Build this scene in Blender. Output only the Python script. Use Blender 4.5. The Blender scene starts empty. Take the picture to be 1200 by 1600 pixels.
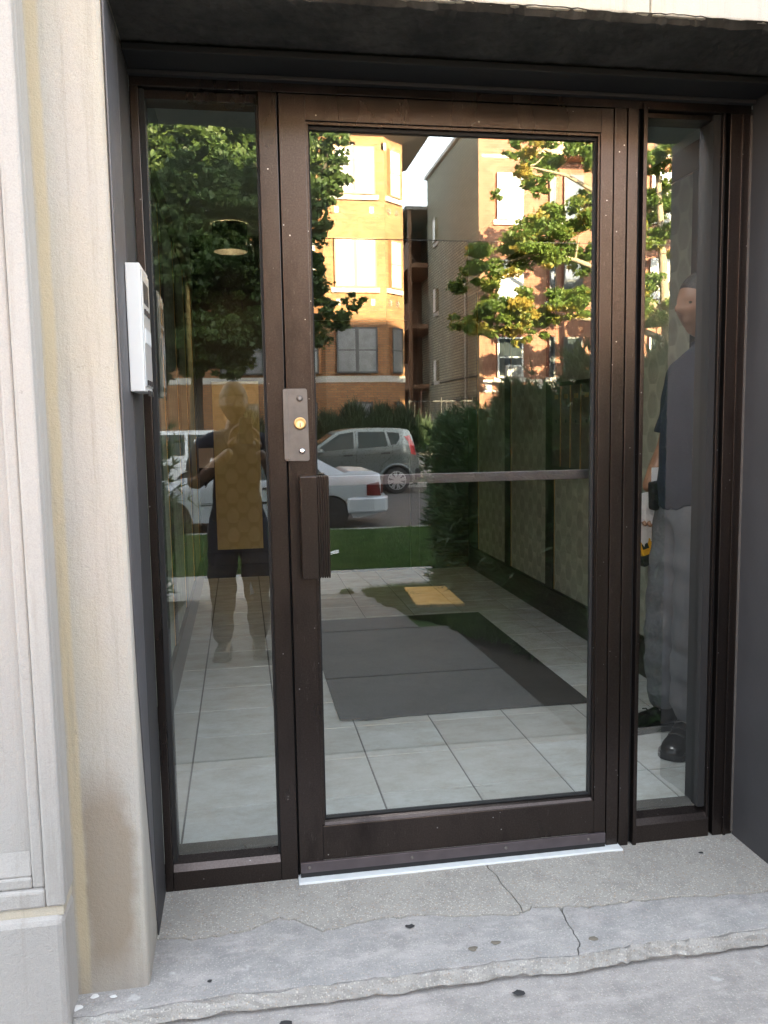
import bpy, math, random
import numpy as np
from mathutils import Vector, Matrix
random.seed(7); rng = np.random.default_rng(11)
S = bpy.context.scene; COL = S.collection; R = math.radians
# ---------------- camera, sky, sun, exposure ----------------
cam = bpy.data.objects.new('camera', bpy.data.cameras.new('camera')); COL.objects.link(cam); S.camera = cam
cam.data.sensor_fit = 'VERTICAL'; cam.data.sensor_height = 36; cam.data.lens = 29.79
cam.data.clip_start = 0.004; cam.data.clip_end = 600
cr = Vector((0.9859641, -0.16616734, -0.01622359)); cf = Vector((0.16351117, 0.98068405, -0.10734477)); cu = Vector((0.03374741, 0.10318535, 0.99408948))
cam.matrix_world = Matrix(((cr.x, cu.x, -cf.x, 0.0), (cr.y, cu.y, -cf.y, -2.294), (cr.z, cu.z, -cf.z, 1.29), (0, 0, 0, 1)))
W = bpy.data.worlds.new('World'); S.world = W; W.use_nodes = True
wn = W.node_tree.nodes; bg = wn['Background']; sky = wn.new('ShaderNodeTexSky'); sky.sky_type = 'NISHITA'; sky.sun_disc = False
SUN_EL, SUN_AZ = R(16.6), R(12)
sky.sun_elevation = SUN_EL; sky.sun_rotation = SUN_AZ; sky.air_density = 1.0; sky.dust_density = 1.2; sky.ozone_density = 0.4
hs = wn.new('ShaderNodeHueSaturation'); hs.inputs['Saturation'].default_value = .32; W.node_tree.links.new(sky.outputs[0], hs.inputs['Color']); W.node_tree.links.new(hs.outputs[0], bg.inputs[0]); bg.inputs[1].default_value = 0.085
sun = bpy.data.objects.new('sun', bpy.data.lights.new('sun', 'SUN')); COL.objects.link(sun)
sun.data.energy = 3.7; sun.data.angle = R(0.6); sun.data.color = (1.0, 0.81, 0.50)
sd = Vector((math.sin(SUN_AZ)*math.cos(SUN_EL), math.cos(SUN_AZ)*math.cos(SUN_EL), math.sin(SUN_EL)))
sun.rotation_euler = sd.to_track_quat('Z', 'Y').to_euler(); sun.location = sd*60
S.view_settings.view_transform = 'Standard'; S.view_settings.look = 'None'; S.view_settings.gamma = 1; S.view_settings.use_curve_mapping = False
S.view_settings.exposure = 4.45
S.cycles.sample_clamp_indirect = .8; S.cycles.blur_glossy = .6; S.cycles.caustics_reflective = False; S.cycles.caustics_refractive = False; S.cycles.use_adaptive_sampling = False; S.render.engine = 'CYCLES'; S.cycles.max_bounces = 10; S.cycles.transparent_max_bounces = 16; S.cycles.glossy_bounces = 5; S.cycles.diffuse_bounces = 4
# ---------------- helpers ----------------
LOC = {}
def tag(o, label=None, cat=None, group=None, kind=None):
    if label: o['label'] = label
    if cat: o['category'] = cat
    if group: o['group'] = group
    if kind: o['kind'] = kind
    return o
def thing(name, label, cat, loc=(0, 0, 0), group=None):
    o = bpy.data.objects.new(name, None); o.empty_display_size = .1; COL.objects.link(o); o.location = loc; LOC[o.name] = Vector(loc)
    return tag(o, label, cat, group)
def origin_of(o):
    while o.parent: o = o.parent
    return LOC[o.name]
def link(name, me, mats, parent=None, smooth=False, bevel=0, base=None):
    """me is in world coordinates; shifted to its parent's origin (or to its own base)"""
    n = len(me.vertices); co = np.empty(n*3, 'f'); me.vertices.foreach_get('co', co); co = co.reshape(-1, 3)
    if parent: c = np.array(origin_of(parent))
    else:
        lo, hi = co.min(0), co.max(0); c = np.array([(lo[0]+hi[0])/2, (lo[1]+hi[1])/2, lo[2]])
        if base is not None: c = np.array(base)
    co -= c.astype('f'); me.vertices.foreach_set('co', co.ravel()); me.update()
    o = bpy.data.objects.new(name, me); COL.objects.link(o)
    for m in (mats if isinstance(mats, (list, tuple)) else [mats]):
        if len(me.materials) < len(mats if isinstance(mats, (list, tuple)) else [mats]): me.materials.append(m)
    if smooth: me.polygons.foreach_set('use_smooth', [True]*len(me.polygons))
    if parent: o.parent = parent
    else: o.location = c; LOC[o.name] = Vector(c)
    if bevel:
        b = o.modifiers.new('bevel', 'BEVEL'); b.width = bevel; b.segments = 2; b.limit_method = 'ANGLE'; b.angle_limit = R(40)
        if smooth is None: pass
    return o
class MB:
    def __init__(s): s.v = []; s.f = []; s.m = []; s.uv = []
    def add(s, vs, fs, m=0, uvs=None):
        b = len(s.v); s.v += [tuple(v) for v in vs]
        for k, f in enumerate(fs):
            s.f.append([b+i for i in f]); s.m.append(m); s.uv.append(uvs[k] if uvs else None)
        return s
    def box(s, x0, x1, y0, y1, z0, z1, m=0):
        x0, x1 = sorted((x0, x1)); y0, y1 = sorted((y0, y1)); z0, z1 = sorted((z0, z1))
        v = [(x0, y0, z0), (x1, y0, z0), (x1, y1, z0), (x0, y1, z0), (x0, y0, z1), (x1, y0, z1), (x1, y1, z1), (x0, y1, z1)]
        return s.add(v, [(0, 3, 2, 1), (4, 5, 6, 7), (0, 1, 5, 4), (1, 2, 6, 5), (2, 3, 7, 6), (3, 0, 4, 7)], m)
    def obox(s, c, ax, ay, az, m=0):
        c, ax, ay, az = map(Vector, (c, ax, ay, az)); v = []
        for k in (-1, 1):
            for i, j in ((-1, -1), (1, -1), (1, 1), (-1, 1)): v.append(c+ax*i+ay*j+az*k)
        return s.add(v, [(0, 3, 2, 1), (4, 5, 6, 7), (0, 1, 5, 4), (1, 2, 6, 5), (2, 3, 7, 6), (3, 0, 4, 7)], m)
    def prism(s, pts, axis, a, b, m=0):
        """polygon pts (2D) extruded along axis from a to b"""
        def P(p, t):
            return {'x': (t, p[0], p[1]), 'y': (p[0], t, p[1]), 'z': (p[0], p[1], t)}[axis]
        n = len(pts); v = [P(p, a) for p in pts]+[P(p, b) for p in pts]
        f = [list(range(n))[::-1], list(range(n, 2*n))]+[(i, (i+1) % n, n+(i+1) % n, n+i) for i in range(n)]
        return s.add(v, f, m)
    def tube(s, p, r, n=8, m=0, caps=True):
        p = [Vector(q) for q in p]; rr = r if isinstance(r, (list, tuple)) else [r]*len(p); v = []; f = []
        for i, q in enumerate(p):
            d = (p[min(i+1, len(p)-1)]-p[max(i-1, 0)]).normalized(); a = d.orthogonal().normalized() if i == 0 else (a-d*a.dot(d)).normalized(); b = d.cross(a)
            for k in range(n):
                t = 2*math.pi*k/n; v.append(q+(a*math.cos(t)+b*math.sin(t))*rr[i])
        for i in range(len(p)-1):
            for k in range(n): f.append((i*n+k, i*n+(k+1) % n, (i+1)*n+(k+1) % n, (i+1)*n+k))
        if caps: f.append(tuple(range(n))[::-1]); f.append(tuple((len(p)-1)*n+k for k in range(n)))
        return s.add(v, f, m)
    def lathe(s, c, axis, prof, n=24, m=0):
        """prof: list of (radius, offset along axis)"""
        c = Vector(c); d = Vector(axis).normalized(); a = d.orthogonal().normalized(); b = d.cross(a); v = []; f = []
        for r, h in prof:
            for k in range(n):
                t = 2*math.pi*k/n; v.append(c+d*h+(a*math.cos(t)+b*math.sin(t))*r)
        for i in range(len(prof)-1):
            for k in range(n): f.append((i*n+k, i*n+(k+1) % n, (i+1)*n+(k+1) % n, (i+1)*n+k))
        f.append(tuple(range(n))[::-1]); f.append(tuple((len(prof)-1)*n+k for k in range(n)))
        return s.add(v, f, m)
    def ell(s, c, r, nu=16, nv=10, m=0):
        v = []; f = []
        for j in range(nv+1):
            ph = math.pi*j/nv
            for i in range(nu):
                th = 2*math.pi*i/nu; v.append((c[0]+r[0]*math.sin(ph)*math.cos(th), c[1]+r[1]*math.sin(ph)*math.sin(th), c[2]+r[2]*math.cos(ph)))
        for j in range(nv):
            for i in range(nu): f.append((j*nu+i, (j+1)*nu+i, (j+1)*nu+(i+1) % nu, j*nu+(i+1) % nu))
        return s.add(v, f, m)
    def mesh(s, name):
        me = bpy.data.meshes.new(name); me.from_pydata(s.v, [], s.f)
        me.polygons.foreach_set('material_index', s.m)
        if any(u is not None for u in s.uv):
            L = me.uv_layers.new(name='UVMap'); k = 0
            for f, u in zip(s.f, s.uv):
                for i in range(len(f)):
                    if u: L.data[k].uv = u[i]
                    k += 1
        return me
    def build(s, name, mats, parent=None, smooth=False, bevel=0, base=None):
        return link(name, s.mesh(name), mats, parent, smooth, bevel, base)
def quads_mesh(name, V, n):
    """V: (N*n,3) array, n verts per face"""
    N = len(V)//n; me = bpy.data.meshes.new(name); me.vertices.add(len(V)); me.vertices.foreach_set('co', V.astype('f').ravel())
    me.loops.add(N*n); me.loops.foreach_set('vertex_index', np.arange(N*n, dtype='i')); me.polygons.add(N)
    me.polygons.foreach_set('loop_start', np.arange(0, N*n, n, dtype='i')); me.update(calc_edges=True); return me
# ---------------- materials ----------------
class NT:
    def __init__(s, name):
        s.m = bpy.data.materials.new(name); s.m.use_nodes = True; s.t = s.m.node_tree; s.n = s.t.nodes; s.b = s.n['Principled BSDF']; s.out = s.n['Material Output']
        s.tc = s.n.new('ShaderNodeTexCoord')
    def new(s, t, **k):
        n = s.n.new(t)
        for a, v in k.items(): setattr(n, a, v)
        return n
    def l(s, a, b): s.t.links.new(a, b)
    def pos(s, scale=(1, 1, 1), geo=True):
        g = s.new('ShaderNodeNewGeometry').outputs['Position'] if geo else s.tc.outputs['UV']
        mp = s.new('ShaderNodeMapping'); s.l(g, mp.inputs[0]); mp.inputs['Scale'].default_value = scale; return mp.outputs[0]
    def noise(s, scale, detail=4, rough=.55, vec=None, w=None):
        n = s.new('ShaderNodeTexNoise'); n.inputs['Scale'].default_value = scale; n.inputs['Detail'].default_value = detail; n.inputs['Roughness'].default_value = rough
        s.l(vec if vec is not None else s.pos(), n.inputs['Vector']); return n.outputs[0]
    def ramp(s, fac, stops):
        r = s.new('ShaderNodeValToRGB'); e = r.color_ramp.elements
        while len(e) > 1: e.remove(e[0])
        for i, (p, c) in enumerate(stops):
            x = e[0] if i == 0 else e.new(p); x.position = p; x.color = (c, c, c, 1) if isinstance(c, (int, float)) else (*c, 1)
        s.l(fac, r.inputs[0]); return r.outputs[0]
    def mix(s, fac, a, b, mode='MIX'):
        n = s.new('ShaderNodeMix', data_type='RGBA', blend_type=mode)
        for i, v in ((0, fac), (6, a), (7, b)):
            if isinstance(v, (int, float)): n.inputs[i].default_value = v if i == 0 else (v, v, v, 1)
            elif isinstance(v, tuple): n.inputs[i].default_value = (*v, 1)
            else: s.l(v, n.inputs[i])
        return n.outputs[2]
    def math(s, op, a, b=None):
        n = s.new('ShaderNodeMath', operation=op)
        for i, v in enumerate((a, b)):
            if v is None: continue
            if isinstance(v, (int, float)): n.inputs[i].default_value = v
            else: s.l(v, n.inputs[i])
        return n.outputs[0]
    def bump(s, h, strength=.3, dist=.01, prev=None):
        b = s.new('ShaderNodeBump'); b.inputs['Strength'].default_value = strength; b.inputs['Distance'].default_value = dist; s.l(h, b.inputs['Height'])
        if prev is not None: s.l(prev, b.inputs['Normal'])
        return b.outputs[0]
    def fin(s, col=None, rough=None, metal=0, normal=None, spec=None, **kw):
        def st(nm, v):
            if v is None: return
            if isinstance(v, (int, float)): s.b.inputs[nm].default_value = v
            elif isinstance(v, tuple): s.b.inputs[nm].default_value = (*v, 1)
            else: s.l(v, s.b.inputs[nm])
        st('Base Color', col); st('Roughness', rough); st('Metallic', metal); st('Specular IOR Level', spec)
        for k, v in kw.items(): st(k.replace('_', ' '), v)
        if normal is not None: s.l(normal, s.b.inputs['Normal'])
        return s.m
def flat(name, col, rough=.6, metal=0, var=.12, sc=6, bump=.0, bsc=60, **kw):
    t = NT(name); n = t.noise(sc, 5); c = t.mix(n, tuple(x*(1-var) for x in col), tuple(min(1, x*(1+var)) for x in col))
    nm = t.bump(t.noise(bsc, 3), bump, .004) if bump else None
    return t.fin(c, rough, metal, nm, **kw)
def m_frame():
    t = NT('dark_bronze_aluminium'); n = t.noise(3, 6, .6, t.pos((1, 1, .25)))
    base = t.mix(n, (.038, .032, .031), (.088, .071, .065))
    fine = t.noise(240, 2); base = t.mix(t.ramp(fine, [(.35, 0.0), (.75, .25)]), base, (.16, .135, .125))
    vo = t.new('ShaderNodeTexVoronoi'); vo.inputs['Scale'].default_value = 34; t.l(t.pos(), vo.inputs['Vector'])
    spk = t.ramp(vo.outputs['Distance'], [(0.0, 1.0), (.055, 1.0), (.075, 0.0)])
    zz = t.noise(9, 3); spk = t.math('MULTIPLY', spk, t.ramp(zz, [(.50, 0.0), (.56, 1.0)]))
    base = t.mix(spk, base, (.5, .5, .5))
    gr = t.noise(1.7, 7, .7, t.pos((3, 3, 1))); base = t.mix(t.ramp(gr, [(.52, 0.0), (.70, .75)]), base, (.035, .030, .029))
    ht = t.noise(55, 5, .75, t.pos((3, 3, .5))); base = t.mix(t.ramp(ht, [(.62, 0.0), (.70, .3)]), base, (.26, .23, .22))
    sc = t.noise(14, 6, .7, t.pos((6, 6, 1))); base = t.mix(t.ramp(sc, [(.68, 0.0), (.72, .35)]), base, (.2, .18, .17))
    return t.fin(base, t.ramp(n, [(.3, .24), (.7, .36)]), .96, t.bump(fine, .06, .002))
def m_stone(name='limestone', stain=False, tint=(.46, .425, .36)):
    t = NT(name); a = t.noise(2.2, 6, .6, t.pos((1.6, 1, .35))); c = t.mix(a, tuple(x*.86 for x in tint), tuple(min(1, x*1.1) for x in tint))
    b = t.noise(5, 5, .6, t.pos((1, 1, .6))); c = t.mix(t.ramp(b, [(.42, 0.0), (.62, .6)]), c, (.44, .42, .40))
    g = t.noise(380, 2, .5); c = t.mix(t.ramp(g, [(.3, .25), (.6, 0.0)]), c, tuple(x*.6 for x in tint))
    if stain:
        sx = t.new('ShaderNodeSeparateXYZ'); t.l(t.pos(), sx.inputs[0]); w = t.noise(7, 4, .6)
        # brown damp stain low on the pier, streak of ochre at the groove
        dx = t.math('MULTIPLY', t.math('ABSOLUTE', t.math('ADD', t.math('ADD', sx.outputs[0], .335), t.math('MULTIPLY', t.math('SUBTRACT', w, .5), .09))), 13.0)
        dz = t.math('MULTIPLY', t.math('ABSOLUTE', t.math('SUBTRACT', sx.outputs[2], .26)), 2.9)
        d = t.math('POWER', t.math('ADD', t.math('POWER', dx, 4.0), t.math('POWER', dz, 4.0)), .25)
        c = t.mix(t.ramp(d, [(.50, .8), (.85, 0.0)]), c, (.27, .215, .155))
        oc = t.math('ABSOLUTE', t.math('ADD', t.math('ADD', sx.outputs[0], .392), t.math('MULTIPLY', t.math('SUBTRACT', w, .5), .012)))
        c = t.mix(t.ramp(oc, [(.010, .75), (.014, 0.0)]), c, (.52, .43, .28))
        lo = t.math('ADD', sx.outputs[2], t.math('MULTIPLY', w, .12)); c = t.mix(t.ramp(lo, [(.02, .7), (.16, 0.0)]), c, (.33, .30, .27))
    pit = t.noise(70, 5, .8); n1 = t.bump(pit, .5, .006)
    pk = t.noise(38, 4, .75); c = t.mix(t.ramp(pk, [(.68, 0.0), (.74, .45)]), c, tuple(x*.5 for x in tint)); dr = t.noise(9, 6, .75, t.pos((5, 5, .22))); c = t.mix(t.ramp(dr, [(.52, 0.0), (.70, .40)]), c, (.27, .24, .20)); n2 = t.bump(g, .35, .0015, n1)
    return t.fin(c, .85, 0, n2)
def m_concrete(name, a, b, speck=.0, pink=False, fine=260):
    t = NT(name); n = t.noise(3.5, 7, .65); c = t.mix(t.ramp(n, [(.3, 0.0), (.7, 1.0)]), a, b)
    g = t.noise(fine, 3, .6); c = t.mix(t.ramp(g, [(.3, .35), (.55, 0.0)]), c, tuple(x*.55 for x in a))
    if pink:
        k = t.noise(9, 8, .75, t.pos((1, 2.5, 1))); c = t.mix(t.ramp(k, [(.48, 0.0), (.72, .6)]), c, (.56, .51, .50))
        k2 = t.noise(16, 3, .6); c = t.mix(t.ramp(k2, [(.66, 0.0), (.74, .6)]), c, (.56, .56, .56))
    nm = t.bump(g, .35, .002); st_ = t.noise(11, 7, .78); c = t.mix(t.ramp(st_, [(.50, 0.0), (.66, .35)]), c, tuple(x*.5 for x in a))
    if speck:
        vo = t.new('ShaderNodeTexVoronoi'); vo.inputs['Scale'].default_value = 210; vo.inputs['Randomness'].default_value = 1; t.l(t.pos(), vo.inputs['Vector'])
        sc = t.new('ShaderNodeSeparateColor'); t.l(vo.outputs['Color'], sc.inputs[0])
        inside = t.ramp(vo.outputs['Distance'], [(.35, 1.0), (.5, 0.0)])
        lite = t.math('MULTIPLY', inside, t.ramp(sc.outputs[0], [(.70, 0.0), (.74, speck)])); c = t.mix(lite, c, (.72, .68, .60))
        drk = t.math('MULTIPLY', inside, t.ramp(sc.outputs[1], [(.84, 0.0), (.87, speck)])); c = t.mix(drk, c, (.17, .15, .14))
        ora = t.math('MULTIPLY', inside, t.ramp(sc.outputs[2], [(.90, 0.0), (.92, speck*.8)])); c = t.mix(ora, c, (.42, .28, .18))
        nm = t.bump(inside, .25, .0015, nm)
    return t.fin(c, .82, 0, nm)
def m_brick(name, c1, c2, mortar, dark=None, streak=0, bw=.24, rh=.085, ms=.013):
    t = NT(name); br = t.new('ShaderNodeTexBrick'); uv = t.pos((1, 1, 1), geo=False)
    t.l(uv, br.inputs['Vector']); br.inputs['Scale'].default_value = 1.0; br.inputs['Brick Width'].default_value = bw; br.inputs['Row Height'].default_value = rh
    br.inputs['Mortar Size'].default_value = ms; br.inputs['Mortar Smooth'].default_value = .3; br.inputs['Bias'].default_value = 0
    br.inputs['Color1'].default_value = (*c1, 1); br.inputs['Color2'].default_value = (*c2, 1); br.inputs['Mortar'].default_value = (*mortar, 1)
    n = t.noise(1.3, 5, .6); c = t.mix(t.ramp(n, [(.35, .0), (.7, .35)]), br.outputs['Color'], tuple(x*.6 for x in c1), 'MIX')
    if dark: c = t.mix(t.ramp(t.noise(.5, 6, .65, t.pos((1, 1.5, .3))), [(.45, 0.0), (.65, streak)]), c, dark)
    return t.fin(c, .85, 0, t.bump(br.outputs['Fac'], .6, -.012))
def m_paint(name, col, rough=.28, metal=.55):
    t = NT(name); n = t.noise(2.5, 4); c = t.mix(n, tuple(x*.93 for x in col), tuple(min(1, x*1.06) for x in col)); d = t.noise(30, 4, .7)
    return t.fin(c, t.ramp(d, [(.3, rough), (.8, rough+.12)]), metal, None, None, Coat_Weight=.6, Coat_Roughness=.08)
def m_leaf(name, cols, sc=1.2, trans=.35, warm=None):
    t = NT(name); n = t.noise(sc, 5, .7); c = t.ramp(n, [(.30+.4*i/(len(cols)-1), k) for i, k in enumerate(cols)])
    f = t.noise(9, 2); c = t.mix(t.math('MULTIPLY', f, .5), c, tuple(x*.45 for x in cols[0]))
    if warm: c = t.mix(t.ramp(t.noise(.9, 4, .6, t.pos((1, 1, 1.3))), [(.55, 0.0), (.64, .8)]), c, warm)
    t.fin(c, .5); tr = t.new('ShaderNodeBsdfTranslucent'); t.l(c, tr.inputs[0]); mx = t.new('ShaderNodeMixShader'); mx.inputs[0].default_value = trans
    t.l(t.b.outputs[0], mx.inputs[1]); t.l(tr.outputs[0], mx.inputs[2]); t.l(mx.outputs[0], t.out.inputs[0]); return t.m
def m_glass(name, refl, tint=(.93, .96, .96)):
    t = NT(name); t.n.remove(t.b); g = t.new('ShaderNodeBsdfGlossy'); g.inputs['Roughness'].default_value = 0.0; g.inputs['Color'].default_value = (.97, 1, .97, 1)
    tr = t.new('ShaderNodeBsdfTransparent'); tr.inputs[0].default_value = (*tint, 1); lw = t.new('ShaderNodeLayerWeight'); lw.inputs[0].default_value = .25
    fac = t.math('ADD', refl, t.math('MULTIPLY', lw.outputs['Fresnel'], .5)) ; mx = t.new('ShaderNodeMixShader')
    if refl > .1:
        gd = t.new('ShaderNodeBsdfDiffuse'); gd.inputs[0].default_value = (.7, .7, .68, 1)
    t.l(t.math('MINIMUM', fac, .95), mx.inputs[0]); t.l(tr.outputs[0], mx.inputs[1]); t.l(g.outputs[0], mx.inputs[2]); last = mx.outputs[0]
    if refl > .1:
        m2 = t.new('ShaderNodeMixShader'); sm = t.noise(5, 6, .7, t.pos((1, 1, .5)))
        t.l(t.ramp(sm, [(.5, .0), (.8, .006)]), m2.inputs[0]); t.l(last, m2.inputs[1]); t.l(gd.outputs[0], m2.inputs[2]); last = m2.outputs[0]
    t.l(last, t.out.inputs[0]); return t.m
M = dict(
 frame=m_frame(), stone=m_stone('limestone_pier', True), stone2=m_stone('limestone_pilaster', False, (.42, .40, .38)), lintel=m_stone('limestone_lintel', False, (.56, .50, .40)),
 landing=m_concrete('exposed_aggregate_concrete', (.34, .325, .30), (.42, .40, .365), .6), overlay=m_concrete('smooth_concrete_overlay', (.29, .287, .285), (.39, .375, .36), .25, True),
 walk=m_concrete('walkway_concrete', (.165, .163, .16), (.225, .22, .215), .25), front=m_concrete('front_walk_concrete', (.30, .29, .28), (.40, .375, .36), .25, True), side=m_concrete('sidewalk_concrete', (.33, .325, .31), (.42, .41, .39)),
 kerb=m_concrete('kerb_concrete', (.42, .41, .39), (.5, .49, .46)), asphalt=m_concrete('asphalt', (.07, .07, .074), (.11, .11, .112), .2),
 whitepaint=flat('white_paint', (.74, .77, .78), .6, var=.08, sc=20, bump=.3), blackgap=flat('black_rubber_gasket', (.012, .012, .013), .7),
 revealm=flat('dark_painted_metal', (.038, .037, .040), .62, .0, var=.35, sc=5, bump=.1), roughblack=m_concrete('flaking_black_paint', (.022, .021, .021), (.15, .135, .12), 0, False, 45),
 glass=m_glass('reflective_door_glass', .20, (.99, 1, 1)), glassin=m_glass('inner_glass_face', .01, (.99, 1, 1)), steel=flat('worn_steel', (.16, .145, .135), .5, .5, var=.25, sc=40, bump=.1),
 brass=flat('brass', (.62, .42, .20), .38, .95), chrome=flat('chrome', (.7, .7, .72), .18, 1.0), sweep=flat('sweep_aluminium', (.13, .11, .12), .4, .6, var=.3, sc=20),
 white=flat('white_enamel', (.80, .80, .80), .35, var=.03), wpanel=flat('intercom_panel', (.60, .62, .64), .35, .3), dot=flat('dark_plastic', (.03, .03, .035), .4),
 mat=m_concrete('grey_door_mat', (.022, .023, .023), (.036, .037, .036), 0, False, 400), grout=flat('grout', (.10, .10, .095), .9), darkwood=flat('dark_brown_wood', (.020, .015, .012), .35, var=.3, sc=9),
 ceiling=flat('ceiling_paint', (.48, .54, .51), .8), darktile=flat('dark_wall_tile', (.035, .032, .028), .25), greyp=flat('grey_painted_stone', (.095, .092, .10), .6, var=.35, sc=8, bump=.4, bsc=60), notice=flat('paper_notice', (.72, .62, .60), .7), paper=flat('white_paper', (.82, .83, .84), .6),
 brickY=m_brick('orange_brick', (.31, .135, .055), (.48, .235, .095), (.22, .165, .115)), brickR=m_brick('red_brick', (.25, .085, .05), (.40, .16, .095), (.26, .20, .15)),
 brickG=m_brick('common_brick', (.34, .32, .22), (.50, .46, .33), (.10, .095, .08), (.16, .155, .14), .45, .30, .115, .020), brickO=m_brick('dark_red_brick', (.27, .10, .06), (.34, .14, .08), (.26, .21, .18)),
 sill=flat('stone_sill', (.62, .60, .56), .8), wtan=flat('tan_window_frame', (.42, .25, .16), .6), wgrey=flat('dark_grey_window_frame', (.055, .06, .065), .45), wwhite=flat('white_window_frame', (.75, .75, .73), .5),
 blind=flat('white_blind', (.82, .80, .76), .55, sc=3, var=.06, Coat_Weight=.4), eye=flat('brown_eye', (.03, .018, .012), .2), curtain=flat('curtain_behind_glass', (.20, .21, .22), .3, sc=5, var=.5, Coat_Weight=1.0), pane=flat('dark_window_pane', (.035, .045, .05), .06, sc=2, var=.4, Coat_Weight=1.0),
 soffit=flat('grey_soffit', (.20, .185, .165), .8), roof=flat('roof_felt', (.10, .09, .085), .9), wood=flat('brown_porch_wood', (.22, .125, .075), .75, sc=12, var=.3), greywood=flat('grey_porch_wood', (.24, .235, .22), .8, sc=10, var=.3),
 iron=flat('black_iron', (.02, .02, .02), .5), bark=flat('bark', (.085, .07, .055), .9, sc=14, var=.45, bump=.8, bsc=30), barkl=flat('light_bark', (.30, .24, .17), .85, sc=14, var=.3, bump=.6, bsc=30),
 soil=m_concrete('bare_soil', (.035, .028, .020), (.065, .052, .036), 0, False, 120), lawn=flat('lawn_turf', (.055, .11, .025), .95, var=.4, sc=12, bump=.8, bsc=200),
 grass=m_leaf('grass_blades', [(.035, .085, .016), (.08, .18, .035), (.20, .30, .09)], 3.5, .3), leafd=m_leaf('dark_tree_leaves', [(.045, .085, .025), (.09, .15, .04), (.18, .24, .06)], 1.0, .45),
 leafm=m_leaf('maple_leaves', [(.09, .16, .03), (.17, .26, .05), (.32, .36, .08)], 1.1, .5, (.50, .34, .07)), yew=m_leaf('yew_needles', [(.026, .072, .022), (.065, .145, .042), (.14, .25, .08)], 3, .15),
 shrub=m_leaf('juniper_needles', [(.030, .055, .026), (.05, .085, .04), (.08, .12, .06)], 3, .2),
 silver=m_paint('silver_car_paint', (.66, .70, .78), .3, .35), grey=m_paint('grey_green_car_paint', (.20, .225, .225), .25, .75), vanw=m_paint('white_car_paint', (.78, .79, .80), .3, .0),
 cglass=flat('car_glass', (.03, .045, .045), .04, 0, Coat_Weight=1.0), clad=flat('black_trim', (.02, .02, .022), .5), tyre=flat('tyre_rubber', (.018, .018, .019), .8), alloy=flat('alloy_rim', (.62, .62, .64), .3, .9),
 red=flat('red_tail_lamp', (.55, .015, .02), .15, Coat_Weight=1.0), dred=flat('dark_red_tail_lamp', (.16, .02, .025), .2, Coat_Weight=1.0), amber=flat('amber_lamp', (.6, .22, .03), .2),
 skin=flat('brown_skin', (.30, .155, .09), .5, var=.12, sc=12), skin2=flat('tan_skin', (.17, .10, .07), .5, var=.1, sc=12), navy=flat('navy_cotton', (.018, .024, .042), .9, var=.25, sc=12, bump=.4, bsc=90), hair=flat('black_hair', (.012, .011, .010), .5, var=.4, sc=80, bump=.6, bsc=300),
 trouser=flat('grey_work_trousers', (.145, .15, .16), .9, var=.3, sc=9, bump=.5, bsc=50), jeans=flat('dark_jeans', (.03, .04, .07), .9), shoe=flat('black_leather', (.012, .012, .012), .28, var=.3), sole=flat('rubber_sole', (.02, .02, .02), .7),
 yellow=flat('yellow_plastic', (.80, .42, .02), .4), flat_piece=flat('yellow_flat_piece', (.85, .50, .12), .7, var=.12, sc=30), black=flat('black_nylon', (.012, .012, .013), .6), gum=flat('dark_gum', (.03, .03, .032), .8), gumb=flat('brown_gum', (.17, .15, .12), .8), chip=flat('white_paint_chip', (.75, .75, .74), .7),
 cable=flat('black_cable', (.01, .01, .01), .6), pole=flat('weathered_pole', (.15, .12, .09), .9))
def m_tile():
    t = NT('pale_ceramic_tile'); n = t.noise(7, 7, .7, t.pos((1, 1.6, 1))); oi = t.new('ShaderNodeObjectInfo')
    c = t.ramp(n, [(.28, (.50, .49, .44)), (.5, (.62, .66, .64)), (.7, (.72, .78, .78))]); c = t.mix(t.math('MULTIPLY', oi.outputs['Random'], .4), c, (.48, .44, .37))
    v = t.noise(22, 5, .7); c = t.mix(t.ramp(v, [(.5, 0.0), (.52, .25), (.54, 0.0)]), c, (.42, .36, .30))
    return t.fin(c, t.ramp(n, [(.3, .14), (.7, .24)]), 0, t.bump(v, .12, .002), .6)
M['tile'] = m_tile()
def m_paper(name, a, b, yz=True):
    """wallpaper printed with rows of overlapping fan shapes"""
    t = NT(name); sx = t.new('ShaderNodeSeparateXYZ'); t.l(t.pos(), sx.inputs[0]); u = sx.outputs[1] if yz else sx.outputs[0]; z = sx.outputs[2]
    acc = None
    for off in (0.0, .5):
        row = t.math('ADD', t.math('DIVIDE', z, .16), off); uu = t.math('ADD', t.math('DIVIDE', u, .17), off)
        fx = t.math('SUBTRACT', t.math('FRACT', uu), .5); fz = t.math('SUBTRACT', t.math('FRACT', row), .35)
        d = t.math('SQRT', t.math('ADD', t.math('POWER', t.math('MULTIPLY', fx, 1.25), 2.0), t.math('POWER', t.math('MULTIPLY', fz, .85), 2.0)))
        k = t.math('MULTIPLY', t.ramp(d, [(.30, 1.0), (.42, 0.0)]), .55 if off else .8); acc = k if acc is None else t.math('MAXIMUM', acc, k)
    n = t.noise(9, 5, .7); f = t.math('MULTIPLY', acc, t.ramp(n, [(.25, .35), (.7, 1.0)])); c = t.mix(f, a, b)
    s2 = t.noise(40, 4, .7); c = t.mix(t.ramp(s2, [(.62, 0.0), (.75, .3)]), c, tuple(min(1, x*1.5) for x in a))
    return t.fin(c, .55)
M['wallpaper'] = m_paper('fan_wallpaper', (.44, .46, .37), (.22, .24, .19)); M['wallpaperF'] = m_paper('fan_wallpaper_warm_lit', (.58, .46, .20), (.78, .66, .34), False)  # far panel: warm light is put into the wallpaper colour
FILL_E = 5.0
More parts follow.
